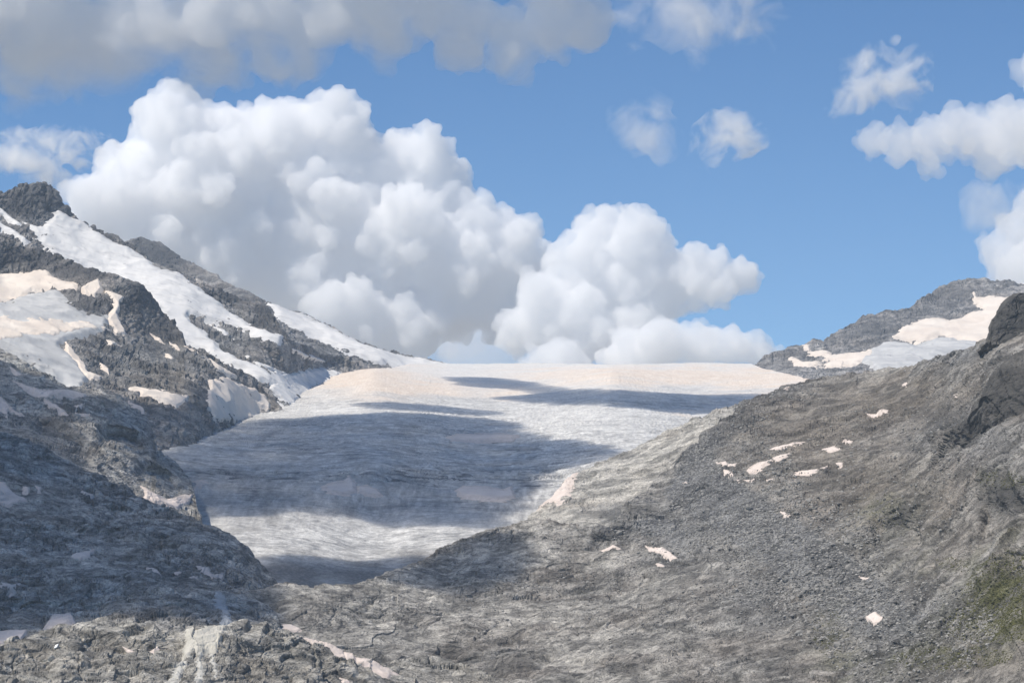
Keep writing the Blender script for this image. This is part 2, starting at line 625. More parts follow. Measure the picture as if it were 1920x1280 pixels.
Layer('right_mountain',
      [(1370, 704), (1410, 688), (1440, 670), (1490, 650), (1545, 640), (1575, 620), (1620, 597), (1680, 583), (1708, 580), (1720, 568), (1760, 540), (1790, 530), (1815, 525), (1850, 527),
       (1920, 533), (1990, 540)],
      [(1400, 695, 5600), (1545, 640, 6000), (1700, 582, 6300), (1815, 525, 6600), (1920, 533, 6500), (1480, 700, 5400), (1640, 705, 5300), (1700, 650, 5800), (1850, 620, 6000),
       (1850, 690, 5500), (1700, 720, 5150), (1950, 760, 5000), (1450, 740, 5000), (1620, 640, 5900), (1800, 580, 6300)], amp=10, lam=170, bottom=800.0, blocks=((24,.9),(11,1.)), ledges=((30, 40, 4), (-40, 22, 2.5)), jag=2.6, seed=13, rough=0.54)
Layer('glacier',
      [(200, 900), (280, 850), (330, 815), (385, 790), (430, 772), (480, 762), (530, 738), (565, 712), (585, 693), (640, 685), (700, 688), (735, 690), (780, 680), (820, 680), (900, 682), (1000, 681), (1200, 683), (1300, 679),
       (1410, 681), (1440, 692), (1530, 712), (1700, 740)],
      [(x, y, r) for x in (250, 700, 1150, 1600) for y, r in ((1160, 2420), (1095, 2600), (1030, 2800), (985, 2930), (960, 3000), (915, 3080), (880, 3160), (830, 3500), (780, 3900), (740, 4300), (700, 4900), (682, 5600), (670, 6000))],
      amp=3.2, lam=260, bottom=1180.0, drop=0.25, back=700, blocks=(), jag=0.5, seed=17, ridge=0.0, rough=0.5, step=(1.9, 1.1))
Layer('slab_spur',
      [(985, 975), (1030, 937), (1055, 912), (1075, 893), (1120, 870), (1180, 845), (1240, 818), (1300, 788), (1360, 765), (1400, 752), (1450, 742)],
      [(1060, 910, 2900), (1240, 818, 3000), (1400, 750, 3000), (1060, 960, 2700), (1120, 990, 2600), (1240, 900, 2700), (1340, 810, 2800), (1150, 1040, 2500), (1000, 1000, 2700)],
      amp=3.5, lam=70, bottom=1080.0, ledges=((33, 17, 4.0), (33, 7, 1.8)), seed=21, ridge=0.45, aniso=rot_aniso('y', rad(-32), (0.3, 0.7, 2.0)))
Layer('shadow_spur',
      [(-70, 632), (0, 655), (30, 675), (60, 692), (90, 705), (125, 728), (160, 733), (205, 740), (245, 760), (270, 785), (283, 810), (290, 848), (310, 855), (335, 872), (352, 895), (361, 920),
       (367, 960), (380, 1000), (430, 1050)],
      [(0, 655, 3300), (150, 733, 3200), (285, 830, 3050), (360, 920, 2900), (0, 760, 3000), (0, 850, 2700), (150, 850, 2750), (250, 920, 2700), (330, 950, 2750), (400, 1040, 2600),
       (100, 950, 2400), (300, 1000, 2500)], amp=7, lam=95, bottom=1080.0, ledges=((-42, 26, 5), (-42, 9, 2.0)), 
      cliffs=[([(180, 790), (230, 800), (275, 815)], 24, .03, 40), ([(60, 780), (120, 800), (170, 830)], 16, .018, 40), ([(250, 860), (300, 875), (340, 900)], 18, .02, 40)],
      seed=25, ridge=0.5, aniso=rot_aniso('y', rad(38), (0.55, 0.8, 1.5)))
Layer('round_spur',
      [(-70, 785), (0, 812), (60, 830), (120, 858), (180, 893), (230, 915), (270, 936), (330, 962), (400, 990), (430, 1002), (460, 1030), (490, 1062), (520, 1092), (545, 1110), (600, 1135)],
      [(0, 812, 2500), (270, 936, 2350), (430, 1002, 2250), (520, 1092, 2150), (0, 950, 2150), (200, 1050, 2000), (400, 1090, 1950), (0, 1150, 1750), (300, 1170, 1700), (500, 1150, 1850),
       (0, 1250, 1610), (400, 1250, 1620)], amp=5, lam=70, bottom=1290.0, step=(2.0, 1.4), blocks=((17, 1.5), (7, 1.5)), ledges=((-20, 22, 2.6), (-24, 8, 1.0)), 
      cliffs=[([(270, 1010), (320, 1018), (370, 1040)], 14, .014, 30), ([(370, 1025), (440, 1055)], 14, .012, 30), ([(290, 1055), (350, 1066)], 14, .014, 30), ([(0, 1120), (100, 1125), (200, 1120)], 16, .014, 40),
              ([(60, 980), (160, 985), (240, 1000)], 14, .012, 40), ([(260, 1120), (340, 1128), (400, 1145)], 14, .014, 30)],
      seed=29, ridge=0.4, aniso=rot_aniso('y', rad(22), (0.6, 0.9, 1.5)))
Layer('moraine',
      [(350, 1160), (420, 1130), (460, 1112), (500, 1102), (530, 1097), (580, 1100), (640, 1098), (700, 1089), (760, 1065), (830, 1030), (900, 1000), (960, 980), (990, 974), (1030, 976), (1080, 984),
       (1110, 991), (1140, 985), (1180, 950), (1240, 890), (1290, 845), (1340, 800), (1385, 762), (1420, 745), (1480, 722), (1530, 712), (1600, 703), (1700, 688), (1780, 664), (1840, 640), (1860, 630),
       (1920, 612), (1990, 596)],
      [(450, 1115, 1900), (600, 1098, 1950), (830, 1030, 2100), (990, 975, 2150), (1110, 990, 2100), (1240, 890, 2300), (1340, 800, 2450), (1420, 745, 2550), (1530, 712, 2600), (1700, 688, 2500),
       (1860, 628, 2250), (1920, 612, 2220), (1920, 660, 2080), (600, 1150, 1860), (600, 1200, 1790), (600, 1290, 1650), (850, 1130, 1920), (850, 1195, 1800), (850, 1240, 1770), (850, 1300, 1640),
       (1000, 1080, 1990), (1100, 1050, 2050), (1200, 1100, 1900), (1200, 1290, 1540), (1400, 900, 2150), (1400, 1000, 1960), (1400, 1150, 1720), (1500, 850, 2220), (1600, 1000, 1850),
       (1600, 1150, 1620), (1600, 1290, 1440), (1800, 850, 1860), (1800, 1000, 1620), (1800, 1150, 1430), (1900, 1290, 1220), (1900, 1000, 1470), (1900, 850, 1650), (1750, 750, 2250)],
      amp=4.6, lam=70, bottom=1370.0, step=(2.0, 1.35), ledges=((-16, 24, 3.4), (14, 9, 1.3)), 
      cliffs=[([(700, 1206), (740, 1200), (800, 1196), (870, 1198), (930, 1212), (970, 1240)], 44, 0.0075, 60), ([(1630, 958), (1690, 952), (1735, 965)], 36, 0.0220, 60),
              ([(1835, 925), (1890, 895), (1985, 870)], 60, 0.0358, 90), ([(1105, 1003), (1190, 1003)], 14, 0.0066, 30), ([(1310, 1010), (1395, 1034)], 10, 0.0066, 30), ([(1540, 872), (1650, 852)], 12, 0.0077, 40),
              ([(430, 1120), (490, 1112), (540, 1118)], 34, 0.0165, 30), ([(1225, 960), (1270, 945), (1320, 930)], 14, 0.0099, 40),
              ([(1000, 1225), (1080, 1232), (1180, 1240)], 16, 0.0088, 40), ([(1180, 1255), (1280, 1250), (1400, 1262)], 18, 0.0110, 40), ([(1400, 920), (1500, 905), (1600, 900)], 9, 0.0050, 30),
              ([(1640, 830), (1740, 810), (1800, 800)], 12, 0.0077, 40)],
      seed=33, ridge=0.4, rough=0.55, aniso=rot_aniso('y', rad(-12), (0.75, 0.9, 1.4)))
Layer('right_crag',
      [(1740, 826), (1780, 812), (1825, 790), (1838, 757), (1850, 728), (1870, 700), (1895, 678), (1930, 660), (1990, 640)],
      [(1760, 818, 1960), (1790, 812, 1900), (1828, 787, 1850), (1850, 730, 1840), (1920, 665, 1850), (1850, 850, 1825), (1900, 840, 1800), (1920, 900, 1760), (1790, 865, 1880), (1750, 860, 1930)],
      amp=5, lam=50, bottom=960.0, blocks=((18, 1.6), (8, 1.4)), ledges=((62, 18, 5), (-30, 9, 2.4)), jag=2.4, seed=37, ridge=0.6, rough=0.56)
Layer('sky_crag',
      [(1835, 668), (1852, 640), (1859, 622), (1862, 600), (1872, 588), (1890, 570), (1905, 560), (1930, 545), (1990, 518)],
      [(1862, 600, 2190), (1920, 548, 2230), (1860, 650, 2170), (1920, 630, 2185), (1920, 680, 2175), (1840, 680, 2200), (1985, 600, 2200)],
      amp=5, lam=60, bottom=705.0, blocks=((18, 1.5), (8, 1.3)), ledges=((64, 20, 5), (20, 11, 2.4)), jag=2.6, seed=39, ridge=0.6, rough=0.56)
Layer('near_knob',
      [(-70, 1250), (0, 1222), (30, 1200), (90, 1183), (150, 1172), (200, 1163), (240, 1168), (300, 1178), (345, 1184), (400, 1180), (440, 1170), (480, 1175), (530, 1185), (560, 1195), (610, 1210),
       (660, 1232), (720, 1257), (760, 1272), (830, 1305)],
      [(0, 1222, 1450), (200, 1163, 1530), (440, 1170, 1550), (560, 1195, 1570), (720, 1255, 1560), (0, 1300, 1370), (300, 1300, 1390), (600, 1300, 1440), (380, 1240, 1450)],
      amp=4, lam=45, bottom=1400.0, step=(1.7, 1.0), ledges=((38, 16, 3.4), (-30, 7, 1.5)), 
      cliffs=[([(150, 1190), (190, 1186), (245, 1204)], 24, 0.0110, 25), ([(270, 1196), (330, 1190), (350, 1200)], 26, 0.0100, 25), ([(430, 1205), (480, 1198), (530, 1215), (580, 1238)], 26, 0.0110, 30),
              ([(0, 1245), (60, 1225), (110, 1240)], 14, 0.0070, 25), ([(420, 1245), (500, 1250), (560, 1262)], 18, 0.0090, 30), ([(590, 1236), (650, 1258), (700, 1278)], 18, 0.0090, 30)],
      seed=41, ridge=0.5, rough=0.55, aniso=rot_aniso('y', rad(30), (0.6, 0.9, 1.5)))
Layer('near_ledge',
      [(670, 1262), (700, 1246), (730, 1237), (780, 1231), (830, 1235), (880, 1250), (920, 1268), (950, 1285), (990, 1315)],
      [(700, 1246, 1640), (830, 1235, 1680), (950, 1285, 1630), (800, 1340, 1540), (700, 1340, 1520), (950, 1350, 1560)],
      amp=2.5, lam=35, bottom=1420.0, ledges=((-14, 12, 1.6), (-14, 5, .7)), seed=45, ridge=0.45, aniso=rot_aniso('y', rad(12), (0.5, 0.9, 1.6)))


def warp(U, V, P, amt, lam, seed=60):
    p = P.reshape(-1, 3)
    a = fbm(p, lam, lam / 12, 0.55, seed).reshape(U.shape) * amt
    b = fbm(p, lam, lam / 12, 0.55, seed + 3).reshape(U.shape) * amt
    return U + a, V + b


SCREE_POLY = [(1290, 850), (1340, 800), (1385, 762), (1430, 738), (1490, 718), (1512, 728), (1450, 775), (1390, 815), (1340, 862), (1360, 885), (1385, 905), (1440, 945), (1500, 985), (1560, 1020), (1620, 1070),
              (1680, 1110), (1740, 1160), (1700, 1200), (1600, 1190), (1540, 1150), (1460, 1080), (1400, 1030), (1330, 1000), (1280, 960), (1240, 930)]


def zone_moraine(U, V, P):
    W, X = warp(U, V, P, 26, 60)
    z = np.zeros(U.shape + (4,))
    z[..., 0] = np.clip(blob(W, X, [(1700, 1180, 130, 70, .6), (1800, 820, 90, 50, .6), (1250, 1000, 90, 40, .7), (1420, 1120, 60, 50, .6), (1800, 660, 80, 24, .7)]) * 1.5, 0, 1)
    z[..., 0] = np.maximum(z[..., 0], sstep(-9, 9, poly_sdf(U * 0.6 + W * 0.4, V * 0.6 + X * 0.4, SCREE_POLY)))
    z[..., 1] = np.clip(blob(W, X, [(1900, 1110, 90, 70, 1.3), (1870, 1175, 100, 36, 1.3), (1780, 1230, 120, 26, .8), (1790, 1060, 26, 12, .7), (1560, 1190, 30, 40, .55), (1700, 1250, 60, 14, .7), (1670, 960, 70, 50, .55), (1730, 1060, 60, 30, .4), (1690, 1240, 120, 30, .6), (1580, 1240, 60, 40, .45),
                                    (1880, 900, 40, 14, .6), (1640, 1000, 50, 60, .3), (1910, 1000, 40, 30, .5)]), 0, 1) * np.clip(0.62 + 1.1 * fbm(P.reshape(-1, 3), 22, 2.5, 0.6, 71).reshape(U.shape), 0, 1)
    z[..., 2] = np.clip(blob(W, X, [(1500, 800, 160, 60, .7), (1650, 760, 160, 50, .8), (1560, 860, 160, 60, .6), (1720, 720, 60, 20, .8), (1620, 900, 140, 70, .6), (1850, 1250, 120, 60, .5), (1760, 940, 90, 80, .45), (1800, 740, 80, 40, .5), (1440, 790, 40, 22, .7)]) * 1.25, 0, .9)
    z[..., 3] = np.clip(blob(W, X, [(700, 1150, 140, 40, .75), (900, 1170, 120, 40, .6), (560, 1120, 60, 20, .6), (1120, 1200, 200, 60, .45), (1180, 950, 60, 30, .7), (1000, 990, 60, 20, .4)]), 0, .85)
    return z


def zone_slab(U, V, P):
    W, X = warp(U, V, P, 14, 50)
    z = np.zeros(U.shape + (4,))
    z[..., 3] = np.clip(blob(W, X, [(1120, 905, 90, 40, .9), (1220, 860, 90, 40, .8), (1320, 800, 70, 26, .6)]) * 1.2, 0, .9)
    z[..., 0] = np.clip(blob(W, X, [(1140, 960, 50, 18, .9), (1400, 760, 60, 20, .8)]), 0, 1)
    return z


def zone_left(U, V, P):
    W, X = warp(U, V, P, 22, 80)
    z = np.zeros(U.shape + (4,))
    z[..., 0] = np.clip(blob(W, X, [(270, 680, 120, 50, .9), (430, 640, 90, 40, .8), (620, 660, 90, 26, .8), (200, 640, 40, 30, .6)]) * 1.3, 0, 1)
    z[..., 2] = np.clip(blob(W, X, [(300, 720, 80, 30, .5)]), 0, 1)
    return z


def zone_shadow(U, V, P):
    W, X = warp(U, V, P, 18, 60)
    z = np.zeros(U.shape + (4,))
    z[..., 2] = np.clip(blob(W, X, [(110, 800, 60, 40, .7), (170, 850, 50, 40, .6)]), 0, 1)
    z[..., 3] = np.clip(blob(W, X, [(170, 830, 18, 14, .9), (195, 870, 18, 18, .9), (225, 905, 20, 14, .9), (320, 890, 30, 26, .4)]), 0, .9)
    return z


def zone_near(U, V, P):
    W, X = warp(U, V, P, 16, 40)
    z = np.zeros(U.shape + (4,))
    z[..., 3] = np.clip(0.3 + 0.6 * fbm(P.reshape(-1, 3), 40, 4, 0.55, 75).reshape(U.shape), 0, .8)
    return z


# glacier relief: crevasse bands, flow stripes and where dusty firn covers the ice
def ice_extra(U, V, P, n):
    p = P.reshape(-1, 3)
    q = p * np.array([1 / 130.0, 1 / 24.0, 1 / 12.0])
    q = q + 0.5 * np.stack([perlin(p / 120, 80)] * 3, -1)
    r = 1 - np.abs(perlin(q, 81)) * 2.6
    r2 = 1 - np.abs(perlin(q * 2.1, 82)) * 2.6
    band = np.exp(-((V - 888) / 15.0) ** 2) * 1.0 + 0.28 * np.exp(-((V - 930) / 30.0) ** 2) + 0.22 * sstep(740, 800, V) * sstep(880, 840, V) + 0.12
    band = band * (1 - 0.85 * sstep(720, 690, V))
    d = -(np.clip(r, 0, 1) ** 3 * 7.0 + np.clip(r2, 0, 1) ** 3 * 3.5).reshape(U.shape) * band
    q3 = p * np.array([1 / 14.0, 1 / 60.0, 1 / 14.0])
    d += 0.5 * fbm(q3, 1.0, 0.12, 0.6, 84).reshape(U.shape) * sstep(700, 760, V)
    q4 = p * np.array([1 / 7.0, 1 / 20.0, 1 / 20.0])
    d += 0.5 * np.abs(perlin(q4, 86)).reshape(U.shape) * np.exp(-((V - 940) / 45.0) ** 2)
    return n * d[..., None]


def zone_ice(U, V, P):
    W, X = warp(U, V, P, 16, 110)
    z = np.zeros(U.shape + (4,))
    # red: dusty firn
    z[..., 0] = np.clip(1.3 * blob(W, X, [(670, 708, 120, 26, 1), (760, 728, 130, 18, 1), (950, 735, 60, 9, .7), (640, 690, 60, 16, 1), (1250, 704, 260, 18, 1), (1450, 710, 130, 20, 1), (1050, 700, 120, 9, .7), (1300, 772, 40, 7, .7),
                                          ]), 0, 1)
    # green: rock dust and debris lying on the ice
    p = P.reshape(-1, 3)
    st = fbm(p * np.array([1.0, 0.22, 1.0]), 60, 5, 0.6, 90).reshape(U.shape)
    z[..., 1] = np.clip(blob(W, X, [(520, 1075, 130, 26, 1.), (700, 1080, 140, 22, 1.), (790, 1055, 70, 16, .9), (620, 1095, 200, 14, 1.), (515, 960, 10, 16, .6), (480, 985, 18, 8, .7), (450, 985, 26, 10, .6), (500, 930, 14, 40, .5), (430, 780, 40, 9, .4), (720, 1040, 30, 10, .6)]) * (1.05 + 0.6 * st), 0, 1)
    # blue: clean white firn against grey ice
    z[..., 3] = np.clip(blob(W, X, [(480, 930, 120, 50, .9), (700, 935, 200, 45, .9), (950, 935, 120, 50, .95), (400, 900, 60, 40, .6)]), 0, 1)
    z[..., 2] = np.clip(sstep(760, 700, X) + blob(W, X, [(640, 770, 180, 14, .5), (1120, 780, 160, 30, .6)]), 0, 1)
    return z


def ice_mat():
    m = bpy.data.materials.new('glacier_ice')
    t, N, L = nt(m)
    out = N.new('ShaderNodeOutputMaterial')
    b = N.new('ShaderNodeBsdfPrincipled')
    b.inputs['Roughness'].default_value = 0.7
    b.inputs['Specular IOR Level'].default_value = 0.2
    geo = N.new('ShaderNodeNewGeometry')

    def mapped(sc, rot=(0, 0, 0)):
        mp = N.new('ShaderNodeMapping')
        mp.inputs['Scale'].default_value = sc
        mp.inputs['Rotation'].default_value = rot
        L.new(geo.outputs['Position'], mp.inputs['Vector'])
        return mp

    def noise(mp, s, det=7, rough=0.62, dist=0.0):
        n = N.new('ShaderNodeTexNoise')
        n.inputs['Scale'].default_value = s
        n.inputs['Detail'].default_value = det
        n.inputs['Roughness'].default_value = rough
        n.inputs['Distortion'].default_value = dist
        L.new(mp.outputs[0], n.inputs['Vector'])
        return n.outputs[0]

    def rng(src, a, bb, c=0.0, d=1.0):
        r = N.new('ShaderNodeMapRange')
        for i, v in enumerate((a, bb, c, d)):
            r.inputs[i + 1].default_value = v
        L.new(src, r.inputs[0])
        return r.outputs[0]

    def mix(fac, x, y, mode='MIX'):
        k = N.new('ShaderNodeMix')
        k.data_type = 'RGBA'
        k.blend_type = mode
        for s, val in ((k.inputs[0], fac), (k.inputs[6], x), (k.inputs[7], y)):
            if isinstance(val, (int, float)):
                s.default_value = val
            elif isinstance(val, tuple):
                s.default_value = val + (1,)
            else:
                L.new(val, s)
        return k.outputs[2]
    long_ = noise(mapped((0.55, 1.0, 1.0), (0, 0, rad(18))), 0.07, 10, 0.74, 0.8)
    cross = noise(mapped((1.0, 0.25, 1.0)), 0.05, 9, 0.66, 0.3)
    fine = noise(mapped((1, 0.6, 1)), 0.22, 8, 0.78)
    streak = noise(mapped((1.0, 0.16, 0.16), (0, 0, rad(-8))), 0.09, 8, 0.66, 0.5)
    att = N.new('ShaderNodeAttribute')
    att.attribute_name = 'zone'
    sep = N.new('ShaderNodeSeparateColor')
    L.new(att.outputs['Color'], sep.inputs[0])
    ice = mix(rng(long_, 0.36, 0.62), (0.29, 0.287, 0.287), (0.86, 0.848, 0.815))
    ice = mix(rng(cross, 0.5, 0.70, 0, 0.6), ice, (0.27, 0.265, 0.265))
    ice = mix(att.outputs['Alpha'], ice, mix(rng(streak, 0.35, 0.65), (0.22, 0.215, 0.22), (0.68, 0.665, 0.64)))
    firn = mix(rng(long_, 0.35, 0.65), (0.66, 0.648, 0.63), (0.84, 0.825, 0.79))
    c = mix(sep.outputs[2], ice, firn)
    c = mix(sep.outputs[0], c, mix(rng(cross, 0.35, 0.65), (0.76, 0.64, 0.53), (0.87, 0.765, 0.66)))
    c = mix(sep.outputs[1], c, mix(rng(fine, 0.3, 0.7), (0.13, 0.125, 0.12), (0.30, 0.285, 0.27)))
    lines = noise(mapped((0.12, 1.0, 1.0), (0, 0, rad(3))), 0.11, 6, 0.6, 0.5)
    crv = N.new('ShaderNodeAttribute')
    crv.attribute_name = 'lichen_and_shade'
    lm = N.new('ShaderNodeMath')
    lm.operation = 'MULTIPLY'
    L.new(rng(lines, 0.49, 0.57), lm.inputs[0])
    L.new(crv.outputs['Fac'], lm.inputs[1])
    c = mix(lm.outputs[0], c, (0.10, 0.105, 0.12))  # crevasse shade painted dark into the ice colour
    c = mix(0.8, c, rng(fine, 0.3, 0.7, 0.6, 1.25), 'MULTIPLY')
    L.new(c, b.inputs['Base Color'])
    add = N.new('ShaderNodeMath')
    add.operation = 'ADD'
    L.new(long_, add.inputs[0])
    L.new(fine, add.inputs[1])
    bp = N.new('ShaderNodeBump')
    bp.inputs['Strength'].default_value = 0.8
    bp.inputs['Distance'].default_value = 2.2
    L.new(add.outputs[0], bp.inputs['Height'])
    L.new(bp.outputs[0], b.inputs['Normal'])
    L.new(b.outputs[0], out.inputs['Surface'])
    return m


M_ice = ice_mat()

build('glacier', 'glacier', M_ice, 220, 1680, zone_ice, 6.0, ice_extra, dark=[(420, 885, 90, 13, .8), (600, 886, 130, 14, .9), (800, 890, 130, 15, 1), (970, 893, 90, 17, 1), (1040, 870, 60, 10, .6), (700, 845, 260, 12, .7), (520, 822, 150, 10, .6), (800, 806, 160, 9, .6), (600, 792, 160, 8, .55), (1230, 755, 140, 9, .6), (1000, 850, 120, 10, .7), (480, 930, 60, 26, .6), (820, 945, 140, 16, .55), (640, 955, 120, 12, .5), (620, 1020, 160, 8, .45), (820, 1010, 80, 7, .4), (1150, 790, 100, 8, .4)])  # dark bands: where crevasse shade is painted on the ice
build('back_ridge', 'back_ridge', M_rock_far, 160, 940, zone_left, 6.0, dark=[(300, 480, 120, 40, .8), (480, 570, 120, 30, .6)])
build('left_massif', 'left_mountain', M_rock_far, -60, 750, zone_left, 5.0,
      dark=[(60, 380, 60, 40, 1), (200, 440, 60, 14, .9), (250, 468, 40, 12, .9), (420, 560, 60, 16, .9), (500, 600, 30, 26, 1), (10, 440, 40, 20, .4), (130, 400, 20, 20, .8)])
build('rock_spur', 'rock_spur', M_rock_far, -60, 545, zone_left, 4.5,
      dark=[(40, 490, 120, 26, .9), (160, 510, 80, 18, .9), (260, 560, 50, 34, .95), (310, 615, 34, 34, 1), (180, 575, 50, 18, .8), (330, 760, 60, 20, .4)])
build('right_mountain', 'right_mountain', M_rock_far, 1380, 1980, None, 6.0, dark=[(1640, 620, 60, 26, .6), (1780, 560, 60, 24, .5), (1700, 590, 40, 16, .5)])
build('slab_spur', 'slab_slope', M_rock_slab, 990, 1440, zone_slab, 3.0, slab=.8)
build('shadow_spur', 'shaded_spur', M_rock_left, -60, 420, zone_shadow, 3.2, slab=.3)
build('round_spur', 'rounded_spur', M_rock_left, -60, 590, None, 2.6, slab=.55)
build('moraine', 'moraine_slope', M_rock_slope, 370, 1980, zone_moraine, 2.2, slab=.8,
      dark=[(1890, 930, 40, 30, .9), (1690, 975, 36, 22, .7), (1770, 790, 50, 24, .6), (850, 1218, 100, 14, .45), (930, 1240, 40, 20, .4), (1290, 945, 40, 8, .6), (1150, 1012, 30, 8, .5), (480, 1150, 40, 16, .6)])  # dark crags, plus painted shade under ledges and the overhang
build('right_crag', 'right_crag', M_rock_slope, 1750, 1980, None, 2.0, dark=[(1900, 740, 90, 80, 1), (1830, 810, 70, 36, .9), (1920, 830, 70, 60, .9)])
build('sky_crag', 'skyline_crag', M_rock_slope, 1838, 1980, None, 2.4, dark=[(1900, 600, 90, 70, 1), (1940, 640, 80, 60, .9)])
build('near_knob', 'foreground_rock', M_rock_near, -60, 815, zone_near, 1.6, slab=.8)
build('near_ledge', 'foreground_ledge', M_rock_near, 680, 980, zone_near, 1.6, slab=.8)
# ------------------------------------------------------------------ snow lying on the landforms
M_snow = snow_mat('snow', (0.70, 0.69, 0.675), (0.80, 0.78, 0.75), dirt=(0.46, 0.455, 0.45), dirt_amt=0.85, grain=(0.5, 1.2, 1.2), rot=(0, rad(35), 0))
M_firn = snow_mat('dusty_snow', (0.72, 0.63, 0.545), (0.79, 0.715, 0.63), dirt=(0.55, 0.47, 0.40), dirt_amt=0.35)
M_pink = snow_mat('rosy_snow', (0.66, 0.57, 0.51), (0.74, 0.65, 0.59), dirt=(0.42, 0.35, 0.30), dirt_amt=0.45, scale=0.2)
M_blue = snow_mat('bare_ice', (0.46, 0.46, 0.46), (0.60, 0.595, 0.58), dirt=(0.30, 0.30, 0.30), dirt_amt=0.7, scale=0.09, grain=(0.4, 1, 1), rot=(0, rad(35), 0))


FULL = {'glacier': 6.0, 'back_ridge': 6.0, 'left_massif': 5.0, 'rock_spur': 4.5, 'right_mountain': 6.0, 'slab_spur': 3.0, 'shadow_spur': 3.2, 'round_spur': 2.6, 'moraine': 2.2, 'near_knob': 1.6}


def drape(key, name, mat, poly, label, cat, group=None, thick=2.0, w=6.0, jag=5.0, lam=40.0, step=None, lam_min=25.0, kind=None, follow=None):
    s = LAYERS[key]
    A = np.array(poly, dtype=np.float64)
    x0, y0 = A.min(0) - w * 1.5
    x1, y1 = A.max(0) + w * 1.5
    if step is None:
        step = float(np.clip(math.sqrt((x1 - x0) * (y1 - y0) / 9000.0), 0.7, 2.2))
    u = np.arange(x0, x1 + step, step)
    v = np.arange(y1, y0 - step, -step * 0.8)
    U, V = np.meshgrid(u, v)
    top = curve_y(s.crest, U)
    P = s.base(U, np.maximum(V, top - 1.5))
    n = grid_normals(P)
    keepblocks = s.blocks
    s.blocks = ()
    d = s.disp(P, lam_min)
    s.blocks = keepblocks
    if follow is None:
        follow = 0.1 if key in ('left_massif', 'back_ridge', 'right_mountain', 'rock_spur', 'glacier') else 0.5
    d = d + follow * (s.disp(P, FULL[key]) - d)
    e = poly_sdf(U, V, poly) + jag * fbm(P.reshape(-1, 3), lam, lam / 14, 0.6, 100).reshape(U.shape)
    h = np.clip(e / w, -1, 1) * thick + 0.15 * thick
    Q = P + n * (d + h)[..., None]
    ok = (e > -w) & (V > top - 1.0)
    keep = ok[:-1, :-1] & ok[1:, :-1] & ok[:-1, 1:] & ok[1:, 1:]
    me, used = mesh_from_grid(name, Q, keep)
    ra = me.attributes.new('rim', 'FLOAT', 'POINT')
    ra.data.foreach_set('value', (sstep(1.6 * w, 0.1 * w, e) * 0.6).astype(np.float32).ravel()[used])
    return link(name, me, mat, label, cat, group, kind)


G1 = 'snow on the left mountain'
drape('left_massif', 'snowfield', M_snow,
      [(42, 418), (80, 428), (108, 398), (150, 420), (200, 452), (262, 482), (300, 508), (345, 526), (400, 562), (440, 592), (490, 622), (533, 632), (520, 650), (477, 630), (433, 615), (383, 600),
       (353, 594), (372, 618), (405, 645), (445, 672), (500, 697), (560, 715), (610, 730), (600, 765), (540, 745), (480, 716), (430, 690), (380, 665), (340, 650), (310, 600), (280, 565), (235, 535),
       (170, 515), (100, 490), (75, 458)], 'long white snowfield running down from the dark summit of the left mountain', 'snowfield', G1, thick=5, w=7, jag=6, lam=70)
drape('left_massif', 'snow_patch', M_snow, [(-60, 372), (0, 393), (25, 412), (43, 428), (30, 430), (5, 412), (-60, 398)],
      'upper narrow snow strip at left edge under the dark summit', 'snow patch', G1, thick=4, w=4, jag=2)
drape('left_massif', 'snow_patch', M_snow, [(-60, 405), (0, 420), (30, 440), (55, 458), (40, 458), (5, 438), (-60, 430)],
      'lower narrow snow strip at left edge under the dark summit', 'snow patch', G1, thick=4, w=4, jag=2)
drape('back_ridge', 'snowfield', M_snow, [(503, 569), (560, 589), (620, 616), (690, 648), (760, 667), (830, 683), (880, 700), (800, 712), (740, 700), (722, 686), (690, 676), (640, 660), (600, 640), (560, 625), (520, 600)],
      'snowfield on the back ridge just above the glacier', 'snowfield', G1, thick=5, w=6, jag=4, lam=70)
drape('left_massif', 'snow_patch', M_firn, [(588, 642), (605, 640), (622, 648), (628, 656), (610, 655), (595, 650)],
      'small bright snow patch on rubble just below the back ridge snowfield', 'snow patch', G1, thick=4, w=4, jag=2)
drape('rock_spur', 'snowfield', M_firn, [(-60, 512), (0, 516), (45, 517), (87, 512), (112, 528), (147, 537), (143, 548), (110, 547), (60, 552), (30, 568), (-60, 580)],
      'cream snow under the dark rock band at left edge', 'snowfield', G1, thick=4, w=6, jag=4)
drape('rock_spur', 'snowfield', M_blue, [(-60, 568), (20, 568), (60, 550), (105, 550), (130, 570), (160, 590), (205, 600), (190, 625), (150, 640), (115, 650), (150, 690), (160, 720), (147, 742), (90, 715), (47, 682), (0, 657), (-60, 635)],
      'small hanging tongue of bare grey ice at left edge', 'snowfield', G1, thick=4.5, w=9, jag=8, lam=70)
drape('rock_spur', 'snowfield', M_firn, [(-60, 592), (0, 598), (60, 604), (120, 607), (165, 606), (190, 618), (235, 634), (195, 624), (127, 636), (100, 640), (60, 640), (0, 650), (-60, 640)],
      'cream snow sheet across the hanging ice tongue at left edge', 'snowfield', G1, thick=5.5, w=6, jag=7)
drape('rock_spur', 'snow_patch', M_firn, [(200, 548), (230, 560), (218, 590), (238, 634), (215, 630), (200, 600), (212, 580)],
      'winding cream snow finger climbing the dark rock spur', 'snow patch', G1, thick=4, w=4, jag=3)
drape('rock_spur', 'snow_patch', M_firn, [(117, 640), (135, 660), (152, 683), (164, 703), (190, 707), (187, 726), (170, 722), (155, 716), (140, 690), (120, 668)],
      'cream snow rim along the right edge of the hanging ice tongue', 'snow patch', G1, thick=5, w=4, jag=3)
drape('rock_spur', 'snow_patch', M_firn, [(152, 545), (168, 535), (186, 527), (192, 545), (178, 560), (160, 556)],
      'cream snow blotch right of the snow under the rock band', 'snow patch', G1, thick=4, w=4, jag=2)
